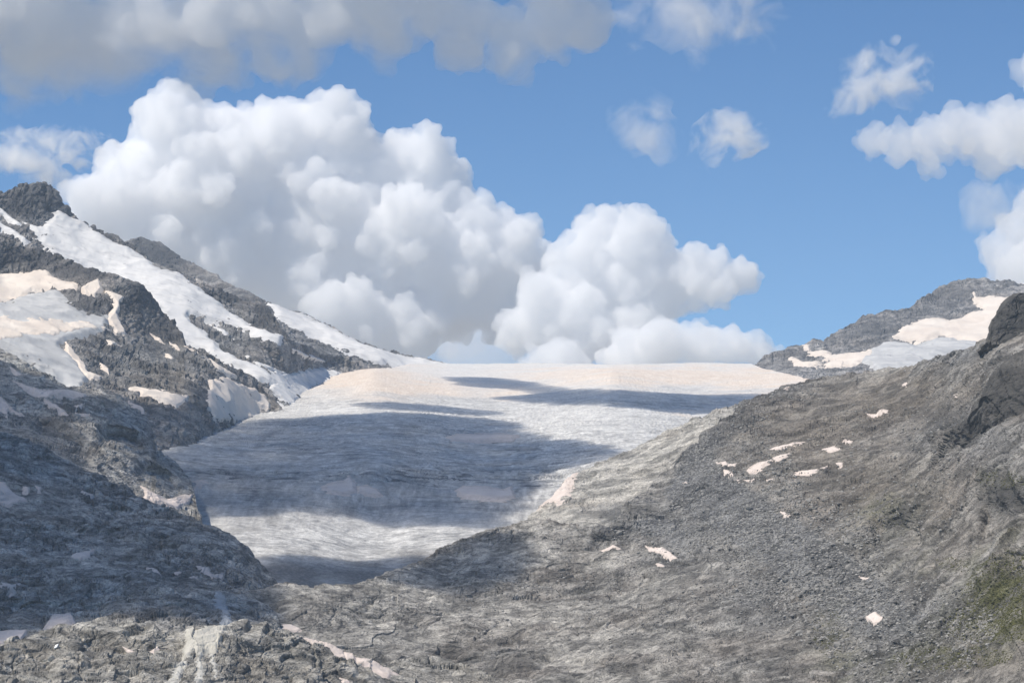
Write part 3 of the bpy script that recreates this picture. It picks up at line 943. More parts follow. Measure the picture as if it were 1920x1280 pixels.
drape('rock_spur', 'snow_patch', M_firn, [(243, 732), (290, 734), (320, 742), (352, 745), (354, 757), (330, 764), (300, 755), (265, 746)],
      'broad cream snow patch under the brown rubble of the left mountain', 'snow patch', G1, thick=3.5, w=4, jag=2.5)
drape('rock_spur', 'snowfield', M_firn, [(382, 765), (386, 735), (392, 713), (420, 712), (440, 722), (470, 730), (492, 742), (505, 760), (500, 785), (450, 795), (405, 792)],
      'cream snow apron where the left rubble meets the glacier', 'snowfield', G1, thick=3.5, w=5, jag=4)
for poly, lab in (
        ([(390, 679), (410, 690), (432, 705), (447, 717), (425, 712), (403, 698)], 'slanting snow streak just above the cream snow apron'),
        ([(280, 625), (300, 635), (312, 648), (296, 642)], 'small snow streak below the tip of the dark cliff'),
        ([(343, 650), (360, 657), (370, 668), (352, 662)], 'snow streak at the right foot of the dark cliff'),
        ([(185, 676), (198, 684), (206, 694), (203, 706), (190, 692)], 'short upright snow streak in rubble beside the hanging ice'),
        ([(316, 640), (330, 648), (335, 660), (322, 652)], 'tiny snow dab in rubble under the dark cliff'),
        ([(192, 642), (212, 646), (226, 655), (206, 654)], 'flat snow dab in rubble right of the hanging ice'),
        ([(310, 665), (322, 672), (334, 684), (318, 676)], 'small slanting snow dab in the middle of the left rubble slope')):
    drape('rock_spur', 'snow_patch', M_firn, poly, lab, 'snow patch', G1, thick=3.5, w=3.5, jag=2)
for poly, lab in (
        ([(455, 668), (500, 690), (545, 705), (575, 712), (540, 708), (490, 694)], 'thin snow line between the rubble ribs above the glacier'),
        ([(395, 612), (420, 622), (445, 640), (415, 630)], 'small snow dab on the rubble beside the long white snowfield'),
        ([(545, 655), (580, 665), (610, 680), (570, 674)], 'thin snow streak across the rubble near the back ridge')):
    drape('left_massif', 'snow_patch', M_snow, poly, lab, 'snow patch', G1, thick=4, w=3.5, jag=2)

drape('left_massif', 'snowfield', M_snow, [(505, 700), (540, 700), (575, 694), (610, 692), (640, 700), (625, 735), (590, 765), (530, 765), (500, 735)],
      'white snow skirt where the lowest left rubble meets the glacier', 'snowfield', G1, thick=4.5, w=6, jag=6, lam=45)

G2 = 'snow patches on the shaded left slopes'
for key, poly, lab in (
        ('shadow_spur', [(18, 720), (60, 730), (110, 737), (162, 744), (155, 751), (100, 748), (85, 750), (50, 739)], 'long flat snow strip along the shaded spur below the hanging ice'),
        ('shadow_spur', [(-30, 740), (0, 748), (12, 755), (25, 773), (46, 780), (35, 784), (16, 772), (13, 786), (0, 774), (-30, 765)], 'forked snow patch on the shaded spur at left edge'),
        ('shadow_spur', [(8, 686), (28, 694), (43, 707), (30, 706)], 'small snow patch near the top of the shaded spur at left edge'),
        ('shadow_spur', [(78, 749), (95, 755), (110, 769), (137, 785), (120, 786), (95, 769)], 'winding snow patch on the shaded spur under the flat strip'),
        ('shadow_spur', [(138, 764), (158, 761), (152, 772), (140, 773)], 'small roundish snow patch on the shaded spur'),
        ('shadow_spur', [(139, 774), (172, 777), (168, 783), (140, 780)], 'flat snow sliver right under the roundish patch on the shaded spur'),
        ('shadow_spur', [(114, 863), (130, 878), (142, 892), (125, 883)], 'thin slanting snow streak low on the shaded spur'),
        ('rock_spur', [(240, 757), (262, 764), (274, 775), (268, 780), (250, 769)], 'hooked snow patch in shade below the broad cream patch'),
        ('rock_spur', [(182, 740), (200, 747), (210, 757), (196, 752)], 'small snow streak in shade at the foot of the left rubble'),
        ('shadow_spur', [(263, 912), (280, 925), (310, 940), (348, 934), (362, 928), (350, 950), (330, 960), (300, 952), (270, 940)], 'curved snow drift in the notch between two shaded spurs'),
        ('round_spur', [(-40, 900), (5, 910), (22, 925), (46, 935), (52, 945), (20, 951), (-40, 946)], 'pale snow patch on the rounded spur at left edge'),
        ('round_spur', [(40, 914), (56, 919), (52, 931), (43, 927)], 'tiny snow dab right of the pale left edge patch'),
        ('round_spur', [(65, 913), (79, 917), (76, 931), (68, 929)], 'second tiny snow dab right of the pale left edge patch'),
        ('round_spur', [(151, 924), (176, 929), (172, 936), (155, 933)], 'small flat snow bar on the rounded spur crest'),
        ('round_spur', [(126, 1053), (140, 1046), (155, 1041), (178, 1033), (168, 1056), (150, 1059)], 'arrowhead shaped snow patch in the middle of the shaded rounded spur'),
        ('round_spur', [(274, 1068), (288, 1070), (301, 1086), (288, 1080)], 'leftmost of four small snow patches low on the rounded spur'),
        ('round_spur', [(320, 1078), (340, 1073), (347, 1080), (335, 1084)], 'second of four small snow patches low on the rounded spur'),
        ('round_spur', [(350, 1091), (370, 1084), (372, 1094), (355, 1095)], 'third of four small snow patches low on the rounded spur'),
        ('round_spur', [(367, 1064), (388, 1067), (398, 1079), (420, 1077), (417, 1092), (395, 1090)], 'largest and rightmost of four small snow patches low on the rounded spur'),
        ('round_spur', [(-10, 1098), (20, 1103), (42, 1098), (38, 1107), (20, 1111), (-10, 1106)], 'flat snow sliver at left edge above the sunlit rock'),
        ('round_spur', [(82, 1178), (92, 1163), (102, 1154), (134, 1152), (143, 1168), (120, 1178), (98, 1184)], 'block of grey snow in shade just above the sunlit foreground rock'),
        ('round_spur', [(-40, 1184), (20, 1186), (54, 1188), (40, 1205), (10, 1213), (-40, 1225)], 'grey snow at left edge just above the sunlit foreground rock')):
    drape(key, 'snow_patch', M_pink, poly, lab, 'snow patch', G2, thick=2.0, w=3.5, jag=1.8, lam=25)

G3 = 'rosy snow patches on the glacier'
for poly, lab in (
        ([(838, 818), (860, 811), (900, 810), (940, 812), (972, 816), (960, 823), (920, 827), (880, 825), (850, 824)], 'long rosy snow patch on the upper shaded ice'),
        ([(604, 912), (622, 905), (645, 902), (655, 892), (664, 904), (668, 918), (650, 925), (620, 922)], 'peaked rosy snow patch on the left of the steep ice'),
        ([(672, 910), (690, 908), (708, 915), (718, 928), (705, 932), (685, 926), (672, 920)], 'rosy snow patch right beside the peaked patch on the steep ice'),
        ([(855, 920), (870, 911), (910, 914), (945, 920), (958, 913), (964, 930), (940, 936), (900, 935), (865, 930)], 'long rosy snow patch low on the steep ice'),
        ([(362, 905), (378, 900), (388, 904), (376, 912)], 'small rosy snow dab at the left margin of the ice'),
        ([(355, 920), (368, 916), (370, 926), (358, 930)], 'tiny rosy snow dab at the left margin of the ice')):
    drape('glacier', 'snow_patch', M_pink, poly, lab, 'snow patch', G3, thick=1.8, w=4, jag=2.5, lam=40)
drape('slab_spur', 'snow_patch', M_pink, [(1002, 950), (1016, 915), (1030, 896), (1050, 886), (1090, 876), (1082, 900), (1074, 915), (1068, 940), (1050, 950), (1030, 945)],
      'rosy snow ramp wedged between the glacier and the pale slabs', 'snow patch', G3, thick=1.6, w=9, jag=7, lam=30)

G4 = 'snow on the right mountain'
drape('right_mountain', 'snowfield', M_firn,
      [(1827, 553), (1832, 561), (1870, 560), (1900, 566), (1930, 562), (1990, 570), (1990, 660), (1860, 660), (1790, 640), (1763, 634), (1720, 643), (1668, 640), (1700, 617), (1737, 600), (1763, 597), (1780, 603), (1803, 600), (1843, 583), (1826, 572)],
      'cream snowfield in the hollow of the right mountain', 'snowfield', G4, thick=6, w=6, jag=5, lam=70)
drape('right_mountain', 'snowfield', M_blue, [(1655, 645), (1720, 646), (1763, 637), (1830, 640), (1870, 650), (1800, 690), (1700, 712), (1630, 718), (1640, 695), (1610, 680)],
      'bare grey ice below the cream snowfield of the right mountain', 'snowfield', G4, thick=6, w=6, jag=4, lam=70)
drape('right_mountain', 'snow_patch', M_firn, [(1515, 663), (1550, 659), (1562, 668), (1610, 665), (1655, 655), (1630, 678), (1600, 690), (1560, 694), (1540, 690), (1560, 680), (1530, 672)],
      'branching cream snow band at the foot of the right mountain', 'snow patch', G4, thick=5, w=5, jag=4, lam=60)
drape('right_mountain', 'snow_patch', M_firn, [(1474, 676), (1486, 672), (1505, 682), (1535, 682), (1545, 690), (1515, 691), (1490, 687)],
      'leftmost cream snow strip at the foot of the right mountain', 'snow patch', G4, thick=5, w=4, jag=3, lam=60)
drape('right_mountain', 'snow_patch', M_firn, [(1505, 652), (1518, 650), (1520, 658), (1508, 658)], 'tiny snow dab on the low left shoulder of the right mountain', 'snow patch', G4, thick=5, w=3.5, jag=2)

G5 = 'snow patches on the right moraine slope'
for poly, lab in (
        ([(1343, 868), (1363, 867), (1366, 874), (1385, 873), (1380, 881), (1362, 881)], 'leftmost snow patch of the cluster on the upper moraine'),
        ([(1355, 884), (1375, 887), (1378, 894), (1361, 894)], 'small snow patch just under the leftmost patch of the upper moraine cluster'),
        ([(1402, 882), (1425, 870), (1448, 865), (1446, 872), (1420, 881), (1405, 886)], 'slanting snow streak left of centre on the upper moraine'),
        ([(1450, 863), (1465, 857), (1484, 853), (1476, 862), (1455, 867)], 'snow streak continuing upward from the slanting one on the upper moraine'),
        ([(1446, 848), (1465, 840), (1490, 832), (1511, 828), (1504, 839), (1480, 846), (1460, 851)], 'largest and brightest snow patch on the upper moraine'),
        ([(1542, 847), (1565, 841), (1578, 846), (1560, 852)], 'snow patch right of the largest one on the upper moraine'),
        ([(1572, 826), (1600, 828), (1597, 833), (1577, 831)], 'flat snow sliver highest of the upper moraine cluster'),
        ([(1476, 893), (1510, 888), (1535, 882), (1552, 877), (1546, 885), (1515, 897), (1500, 893)], 'long tapering snow strip at the bottom of the upper moraine cluster'),
        ([(1567, 872), (1584, 871), (1580, 878), (1570, 877)], 'small snow dab at the right end of the upper moraine cluster'),
        ([(1376, 901), (1391, 902), (1386, 907)], 'lowest left snow dab of the upper moraine cluster'),
        ([(1394, 903), (1413, 897), (1411, 903)], 'thin snow dash between the low dabs of the upper moraine cluster'),
        ([(1438, 898), (1457, 897), (1451, 903)], 'snow dash left of the long tapering strip on the moraine'),
        ([(1624, 781), (1640, 776), (1669, 774), (1666, 780), (1628, 783)], 'lone flat snow strip high on the brown moraine'),
        ([(1466, 734), (1479, 728), (1477, 735)], 'tiny snow dab on the moraine skyline'),
        ([(1692, 725), (1703, 720), (1701, 729)], 'tiny snow dab high on the brown moraine under the right mountain'),
        ([(1784, 743), (1797, 740), (1794, 745)], 'tiny snow dab high on the moraine left of the dark crag'),
        ([(1278, 912), (1288, 904), (1291, 910)], 'tiny snow dab on scree beside the pale slabs'),
        ([(1461, 957), (1478, 965), (1484, 970), (1470, 971)], 'small wedge of snow in the middle of the scree slope'),
        ([(1120, 1030), (1150, 1026), (1164, 1032), (1140, 1036)], 'flat snow sliver on the round rock hump'),
        ([(1211, 1026), (1235, 1027), (1255, 1037), (1274, 1051), (1258, 1052), (1235, 1043)], 'slanting tongue of snow right of the round rock hump'),
        ([(1231, 1061), (1246, 1061), (1249, 1067), (1236, 1068)], 'tiny snow dab under the slanting snow tongue'),
        ([(1625, 1161), (1645, 1152), (1664, 1162), (1656, 1173), (1640, 1173)], 'lone star shaped snow patch low on the right scree'),
        ([(1611, 1083), (1631, 1082), (1629, 1087), (1614, 1087)], 'tiny snow dash low on the right scree above the star shaped patch'),
        ([(518, 1175), (548, 1169), (567, 1178), (545, 1184)], 'small snow patch in the hollow above the long snow strip')):
    drape('moraine', 'snow_patch', M_pink, poly, lab, 'snow patch', G5, thick=0.9, w=2.6, jag=1.3, lam=14, lam_min=14)
G6 = 'snow on the foreground rock'
for poly, lab in (
        ([(553, 1192), (580, 1195), (610, 1208), (650, 1227), (700, 1244), (735, 1250), (756, 1264), (725, 1276), (700, 1266), (660, 1243), (600, 1214)], 'long brownish snow strip in the trough of the foreground rock'),
        ([(224, 1209), (240, 1214), (255, 1226), (243, 1226)], 'small rosy snow dab left of the waterfall'),
        ([(281, 1223), (296, 1211), (299, 1219), (288, 1227)], 'slanted rosy snow dab nearest the waterfall'),
        ([(636, 1272), (650, 1276), (656, 1288), (640, 1286)], 'snow dab at the bottom edge under the long snow strip')):
    drape('near_knob', 'snow_patch', M_pink, poly, lab, 'snow patch', G6, thick=0.8, w=3, jag=1.6, lam=10, lam_min=12)

# milky melt water falling over the foreground rock
M_fall = snow_mat('milky_water', (0.50, 0.475, 0.41), (0.60, 0.57, 0.50), dirt=(0.30, 0.285, 0.25), dirt_amt=0.6, scale=0.25, grain=(1.6, 0.35, 0.35), bump=0.8)
M_strand = snow_mat('white_water', (0.46, 0.445, 0.40), (0.60, 0.58, 0.53), dirt=(0.26, 0.25, 0.225), dirt_amt=0.8, scale=0.3)
M_stream = snow_mat('stream_water', (0.42, 0.43, 0.43), (0.55, 0.56, 0.56), dirt=(0.25, 0.26, 0.27), dirt_amt=0.6, scale=0.3)
fall = drape('near_knob', 'waterfall', M_fall, [(350, 1184), (400, 1180), (428, 1171), (421, 1188), (411, 1204), (404, 1222), (392, 1214), (380, 1226), (366, 1222), (352, 1238), (340, 1246), (345, 1215)],
             'milky waterfall fanning into strands over the grey foreground slabs', 'waterfall', None, thick=1.0, w=5, jag=5, lam=14, lam_min=10, follow=0.4)
for poly in ([(340, 1236), (352, 1234), (344, 1256), (334, 1276), (318, 1300), (300, 1300), (322, 1266)], [(372, 1220), (384, 1216), (378, 1240), (384, 1262), (372, 1292), (362, 1296), (368, 1262), (366, 1240)],
             [(396, 1212), (404, 1212), (402, 1236), (412, 1262), (404, 1270), (394, 1240)]):
    st = drape('near_knob', 'strand', M_strand, poly, None, None, None, thick=0.5, w=4, jag=6, lam=9, lam_min=8, follow=0.8, step=0.9)
    st.parent = fall
drape('round_spur', 'stream', M_stream, [(402, 1118), (420, 1125), (428, 1150), (434, 1178), (414, 1180), (416, 1155), (406, 1140)],
      'shaded melt stream coming down behind the waterfall', 'stream', None, thick=0.8, w=4, jag=4, lam=12, lam_min=12, follow=.8)

# ------------------------------------------------------------------ loose boulders
def boulder_mesh(seed):
    rs = np.random.RandomState(seed)
    t = (1 + 5 ** 0.5) / 2
    v = np.array([[-1, t, 0], [1, t, 0], [-1, -t, 0], [1, -t, 0], [0, -1, t], [0, 1, t], [0, -1, -t], [0, 1, -t], [t, 0, -1], [t, 0, 1], [-t, 0, -1], [-t, 0, 1]]) / 1.9
    v = v * (0.75 + 0.5 * rs.rand(12, 1)) * np.array([1, 0.8 + 0.3 * rs.rand(), 0.55 + 0.3 * rs.rand()])
    f = np.array([[0, 11, 5], [0, 5, 1], [0, 1, 7], [0, 7, 10], [0, 10, 11], [1, 5, 9], [5, 11, 4], [11, 10, 2], [10, 7, 6], [7, 1, 8], [3, 9, 4], [3, 4, 2], [3, 2, 6], [3, 6, 8], [3, 8, 9],
                  [4, 9, 5], [2, 4, 11], [6, 2, 10], [8, 6, 7], [9, 8, 1]])
    return v, f


def stone_mat(name, a, b_):
    m = bpy.data.materials.new(name)
    t, N, L = nt(m)
    out = N.new('ShaderNodeOutputMaterial')
    b = N.new('ShaderNodeBsdfPrincipled')
    b.inputs['Roughness'].default_value = 0.9
    b.inputs['Specular IOR Level'].default_value = 0.2
    geo = N.new('ShaderNodeNewGeometry')
    r = N.new('ShaderNodeMix')
    r.data_type = 'RGBA'
    r.inputs[6].default_value = a + (1,)
    r.inputs[7].default_value = b_ + (1,)
    L.new(geo.outputs['Random Per Island'], r.inputs[0])
    L.new(r.outputs[2], b.inputs['Base Color'])
    L.new(b.outputs[0], out.inputs['Surface'])
    return m


M_stone = stone_mat('boulder_stone', (0.10, 0.096, 0.09), (0.36, 0.345, 0.32))


def surface_points(key, u, v, lam_min):
    s = LAYERS[key]
    e = 1.0
    P = s.base(u, v)
    Pu = s.base(u + e, v)
    Pv = s.base(u, v + e)
    n = np.cross(Pu - P, Pv - P)
    n /= np.linalg.norm(n, axis=-1, keepdims=True)
    n *= np.where(n[:, 2:3] < 0, -1, 1)
    return P + n * s.disp(P, lam_min)[:, None], n


def scatter(key, areas, count, size, seed):
    """pixel areas (x, y, rx, ry, weight) -> positions on the ground and sizes in metres"""
    rs = np.random.RandomState(seed)
    wts = np.array([a[4] * a[2] * a[3] for a in areas])
    pick = rs.choice(len(areas), count, p=wts / wts.sum())
    A = np.array(areas)[pick]
    ang, rr = rs.rand(count) * 6.283, np.sqrt(rs.rand(count)) * 1.15
    u = A[:, 0] + np.cos(ang) * rr * A[:, 2]
    v = A[:, 1] + np.sin(ang) * rr * A[:, 3]
    s = LAYERS[key]
    ok = (v > curve_y(s.crest, u) + 2) & (u > -50) & (u < 1975)
    u, v = u[ok], v[ok]
    P, n = surface_points(key, u, v, 2.2)
    return P, size[0] + (size[1] - size[0]) * rs.rand(len(u)) ** 3, rs


SCREE = [(1380, 930, 110, 110, 1), (1500, 1040, 140, 90, 1), (1570, 1130, 110, 80, .8), (1300, 840, 40, 50, 1), (1400, 780, 40, 26, 1), (1480, 737, 50, 18, .7), (1700, 1190, 150, 90, .4),
         (1800, 800, 90, 60, .35), (1250, 1005, 90, 36, .6), (1420, 1120, 70, 50, .5), (1800, 690, 90, 40, .35), (1650, 900, 160, 120, .2), (1100, 1130, 260, 80, .15)]


def stone_field(name, key, areas, count, size, seed, label):
    P, r, rs = scatter(key, areas, count, size, seed)
    kinds = [boulder_mesh(seed * 10 + k) for k in range(10)]
    Vs, Fs, off = [], [], 0
    kk = rs.randint(0, 10, len(P))
    ang = rs.rand(len(P)) * 6.283
    for k in range(10):
        v, f = kinds[k]
        sel = np.where(kk == k)[0]
        c, s_ = np.cos(ang[sel]), np.sin(ang[sel])
        X = v[None, :, 0] * c[:, None] - v[None, :, 1] * s_[:, None]
        Y = v[None, :, 0] * s_[:, None] + v[None, :, 1] * c[:, None]
        Z = np.repeat(v[None, :, 2], len(sel), 0)
        A = np.stack([X, Y, Z], -1) * r[sel][:, None, None] + P[sel][:, None]
        Vs.append(A.reshape(-1, 3))
        Fs.append((f[None] + (np.arange(len(sel)) * 12)[:, None, None]).reshape(-1, 3) + off)
        off += len(sel) * 12
    me = mesh_arrays(name, np.concatenate(Vs), np.concatenate(Fs), smooth=False)
    o = link(name, me, M_stone, label, 'scree', kind='stuff')
    return o


stone_field('scree', 'moraine', SCREE, 26000, (0.4, 1.6), 3, 'grey scree and small stones covering the right moraine slope')
kinds = []
for k in range(8):
    v, f = boulder_mesh(500 + k)
    # one round of splitting so the larger boulders have more than twenty faces
    E, V2, F2 = {}, list(map(tuple, v)), []

    def mid(a, b):
        q = (min(a, b), max(a, b))
        if q not in E:
            p = (np.array(V2[a]) + np.array(V2[b])) / 2 * (0.97 + 0.17 * random.random())
            E[q] = len(V2)
            V2.append(tuple(p))
        return E[q]
    for a, b, c in f:
        x, y, z = mid(a, b), mid(b, c), mid(c, a)
        F2 += [(a, x, z), (x, b, y), (z, y, c), (x, y, z)]
    me = mesh_arrays('boulder', np.array(V2), np.array(F2), smooth=False)
    me.materials.append(M_stone)
    kinds.append(me)
P, r, rs = scatter('moraine', SCREE[:6] + SCREE[8:9], 110, (1.8, 3.6), 11)
for k in range(len(P)):
    o = bpy.data.objects.new('boulder', kinds[k % 8])
    COL.objects.link(o)
    o.location = P[k] + np.array([0, 0, 0.25 * r[k]])
    o.scale = (r[k],) * 3
    o.rotation_euler = (rs.rand() * 0.5, rs.rand() * 0.5, rs.rand() * 6.28)
    o['label'] = 'one of the grey boulders lying on the scree of the right moraine'
    o['category'] = 'boulder'
    o['group'] = 'boulders on the right moraine scree'

M_tuft = stone_mat('alpine_grass', (0.045, 0.047, 0.016), (0.15, 0.145, 0.06))
stone_field('grass', 'moraine', [(1900, 1110, 80, 60, 1), (1870, 1175, 90, 30, 1), (1790, 1235, 100, 20, .6), (1790, 1060, 26, 12, .8), (1560, 1190, 30, 36, .5), (1670, 965, 40, 30, .3), (1885, 900, 40, 14, .6)], 9000, (0.3, 0.8), 5,
            'olive alpine grass growing between the stones at lower right')
bpy.data.objects['grass'].data.materials[0] = M_tuft
bpy.data.objects['grass']['category'] = 'grass'

# the small white slab that catches the sun on the foreground rock
P, n = surface_points('near_knob', np.array([105.0]), np.array([1219.0]), 1.6)
V = np.array([[x, y, z] for z in (-0.25, 0.25) for x, y in ((-1.1, -1.7), (1.1, -1.7), (1.1, 1.7), (-1.1, 1.7))]) * np.array([[1, 1, 1]] * 4 + [[.94, .96, 1]] * 4)
F = np.array([[0, 3, 2, 1], [4, 5, 6, 7], [0, 1, 5, 4], [1, 2, 6, 5], [2, 3, 7, 6], [3, 0, 4, 7]])
o = link('white_slab', mesh_arrays('white_slab', V, F, smooth=False), snow_mat('white_stone', (0.86, 0.86, 0.84), (0.9, 0.9, 0.88), dirt_amt=0.05), 'small bright white slab lying on the sunlit foreground rock', 'slab')
o.location = P[0] + np.array([0, 0, 0.9])
o.rotation_euler = (rad(38), rad(-20), rad(-25))

# ------------------------------------------------------------------ clouds
_ico = None


def ico():
    global _ico
    if _ico is None:
        import bmesh
        bm = bmesh.new()
        bmesh.ops.create_icosphere(bm, subdivisions=1, radius=1.0)
        _ico = (np.array([v.co[:] for v in bm.verts]), np.array([[v.index for v in f.verts] for f in bm.faces]))
        bm.free()
    return _ico


def puff_mesh(name, C, r, voxel, flat=1.0, amp=0.0, lam=100.0, seed=0, lam_min=None):
    """union of balls, re-meshed into one closed skin and billowed"""
    v, f = ico()
    n = len(C)
    V = (v[None] * np.array([1, 1, flat]) * r[:, None, None] + C[:, None]).reshape(-1, 3)
    F = (f[None] + (np.arange(n) * len(v))[:, None, None]).reshape(-1, 3)
    org = V.mean(0)
    me = mesh_arrays(name + '_raw', V - org, F)
    o = bpy.data.objects.new(name + '_raw', me)
    COL.objects.link(o)
    md = o.modifiers.new('remesh', 'REMESH')
    md.mode = 'VOXEL'
    md.voxel_size = voxel
    dg = bpy.context.evaluated_depsgraph_get()
    out = bpy.data.meshes.new_from_object(o.evaluated_get(dg))
    bpy.data.objects.remove(o)
    bpy.data.meshes.remove(me)
    out.name = name
    nv = len(out.vertices)
    co = np.empty(nv * 3, dtype=np.float32)
    out.vertices.foreach_get('co', co)
    no = np.empty(nv * 3, dtype=np.float32)
    out.vertices.foreach_get('normal', no)
    co = co.reshape(-1, 3).astype(np.float64) + org
    no = no.reshape(-1, 3)
    if amp > 0:
        d = fbm(co, lam, lam_min or voxel * 2, 0.55, seed, 'b') * amp
        co = co + no * d[:, None]
    out.vertices.foreach_set('co', (co - org).astype(np.float32).ravel())
    out.update()
    o = bpy.data.objects.new(name + '_raw', out)
    COL.objects.link(o)
    md = o.modifiers.new('remesh', 'REMESH')
    md.mode = 'VOXEL'
    md.voxel_size = voxel
    dg = bpy.context.evaluated_depsgraph_get()
    out2 = bpy.data.meshes.new_from_object(o.evaluated_get(dg))
    bpy.data.objects.remove(o)
    bpy.data.meshes.remove(out)
    out = out2
    out.name = name
    out.transform(Matrix.Translation(Vector(org)))
    out.polygons.foreach_set('use_smooth', np.ones(len(out.polygons), dtype=bool))
    out.update()
    return out


def cloud_mat(name, density, color=(0.996, 0.996, 0.997), g=0.0, noise=None, step=1.0, torn=False):
    m = bpy.data.materials.new(name)
    t, N, L = nt(m)
    out = N.new('ShaderNodeOutputMaterial')
    pv = N.new('ShaderNodeVolumePrincipled')
    pv.inputs['Color'].default_value = color + (1,)
    pv.inputs['Density'].default_value = density
    pv.inputs['Anisotropy'].default_value = g
    if noise:
        lam, lo, hi = noise
        geo = N.new('ShaderNodeTexCoord')
        nz = N.new('ShaderNodeTexNoise')
        nz.inputs['Scale'].default_value = 1.0 / lam
        nz.inputs['Detail'].default_value = 5
        nz.inputs['Roughness'].default_value = 0.62
        L.new(geo.outputs['Object'], nz.inputs['Vector'])
        nz.inputs['Distortion'].default_value = 0.6
        nz.inputs['Detail'].default_value = 7
        sub = N.new('ShaderNodeVectorMath')
        sub.operation = 'SUBTRACT'
        sub.inputs[1].default_value = (0.5, 0.5, 0.5)
        L.new(geo.outputs['Generated'], sub.inputs[0])
        ln = N.new('ShaderNodeVectorMath')
        ln.operation = 'LENGTH'
        L.new(sub.outputs[0], ln.inputs[0])
        fo = N.new('ShaderNodeMath')
        fo.operation = 'MULTIPLY_ADD'
        fo.inputs[1].default_value = -0.42
        fo.inputs[2].default_value = 0.08
        L.new(ln.outputs['Value'], fo.inputs[0])
        ad = N.new('ShaderNodeMath')
        ad.operation = 'ADD'
        L.new(fo.outputs[0], ad.inputs[0])
        L.new(nz.outputs[0], ad.inputs[1])
        mr = N.new('ShaderNodeMapRange')
        mr.inputs[1].default_value = lo
        mr.inputs[2].default_value = hi
        mr.inputs[3].default_value = 0.0
        mr.inputs[4].default_value = density
        if torn:                                 # thins out towards its underside
            sz = N.new('ShaderNodeSeparateXYZ')
            L.new(geo.outputs['Generated'], sz.inputs[0])
            g2 = N.new('ShaderNodeMapRange')
            for i_, v_ in enumerate((0.0, 0.22, -0.16, 0.18)):
                g2.inputs[i_ + 1].default_value = v_
            L.new(sz.outputs['Z'], g2.inputs[0])
            L.new(g2.outputs[0], ad.inputs[0])
        L.new(ad.outputs[0], mr.inputs[0])
        L.new(mr.outputs[0], pv.inputs['Density'])
        m.cycles.volume_step_rate = step
    L.new(pv.outputs[0], out.inputs['Volume'])
    return m


def sky_cloud(label, puffs, dist, mat, seed, spread=0.6, kids=9, grand=0, voxel_px=4.0, amp_px=5.0, lam_px=60.0, flat=1.0):
    """puffs (x, y, r) in pixels at a distance of dist metres; kids are the smaller billows on every puff"""
    rs = np.random.RandomState(seed)
    k = dist / FPX
    C, R = [], []
    for (x, y, r) in puffs:
        dx, dy, dz = ray_xy(x, y)
        c = np.array([dx, dy, dz]) * (dist + spread * r * k * (rs.rand() * 2 - 1))
        C.append(c)
        R.append(r * k)
        for _ in range(kids):
            d = rs.randn(3)
            d[1] = -abs(d[1]) if rs.rand() < 0.7 else d[1]
            d /= np.linalg.norm(d)
            q = r * k * (0.22 + 0.28 * rs.rand())
            cc = c + d * (r * k * 0.98 - 0.45 * q) * np.array([1, 1, flat])
            C.append(cc)
            R.append(q)
            for _g in range(grand):
                d2 = rs.randn(3)
                d2[1] = -abs(d2[1]) if rs.rand() < 0.7 else d2[1]
                d2 /= np.linalg.norm(d2)
                q2 = q * (0.3 + 0.25 * rs.rand())
                C.append(cc + d2 * (q * 0.98 - 0.4 * q2))
                R.append(q2)
    me = puff_mesh('cloud', np.array(C), np.array(R), voxel_px * k, flat, amp_px * k, lam_px * k, seed)
    return link('cloud', me, mat, label, 'cloud', 'clouds in the sky')


M_cumulus = cloud_mat('cumulus', 0.013)
M_cloud_far = cloud_mat('cumulus_base', 0.0016)
M_grey = cloud_mat('grey_cloud', 0.009, noise=(230, 0.40, 0.60), step=0.1, torn=True)
M_mid = cloud_mat('fair_cloud', 0.0075)
M_small = cloud_mat('small_cloud', 0.013, noise=(150, 0.44, 0.60), step=0.14)
M_wisp = cloud_mat('wisp_cloud', 0.009, noise=(190, 0.43, 0.70), step=0.14)

sky_cloud('huge white cumulus tower behind the left mountain',
          [(330, 240, 75), (420, 255, 70), (270, 330, 90), (390, 350, 110), (520, 290, 90), (560, 240, 60), (630, 225, 62), (655, 290, 70), (740, 330, 80), (800, 290, 55), (830, 370, 65), (890, 420, 60), (950, 445, 60),
           (600, 420, 120), (450, 450, 110), (300, 430, 100), (200, 390, 80), (760, 440, 90), (860, 490, 75), (700, 520, 85), (930, 530, 70), (560, 520, 80), (850, 570, 80), (430, 500, 70), (970, 470, 52), (1005, 500, 50), (950, 590, 60), (640, 600, 80), (760, 620, 80)],
          15000, M_cumulus, 1, kids=18, grand=10, voxel_px=3.0, amp_px=4.6, lam_px=30)
sky_cloud('low white cloud bank left of the cumulus tower', [(-40, 285, 62), (30, 285, 60), (90, 275, 52), (150, 275, 50), (210, 290, 56), (70, 325, 38), (110, 345, 38), (60, 350, 32)], 13500, M_small, 2, kids=8, voxel_px=4)
sky_cloud('white cumulus dome in the centre right above the glacier',
          [(1130, 455, 62), (1200, 450, 58), (1080, 500, 60), (1150, 530, 80), (1250, 520, 70), (1320, 520, 60), (1390, 515, 38), (1020, 560, 60), (980, 620, 50), (1080, 620, 80), (1190, 620, 80)],
          13000, M_cumulus, 4, kids=18, grand=10, voxel_px=2.8, amp_px=4.6, lam_px=30)
sky_cloud('low cumulus heads on the skyline right of the centre dome', [(1240, 640, 55), (1310, 650, 50), (1370, 650, 45), (1420, 660, 36), (1450, 670, 22), (1180, 680, 60), (1040, 690, 60)], 12500, M_cumulus, 5, kids=14, grand=8, voxel_px=2.8, amp_px=4.6, lam_px=30)
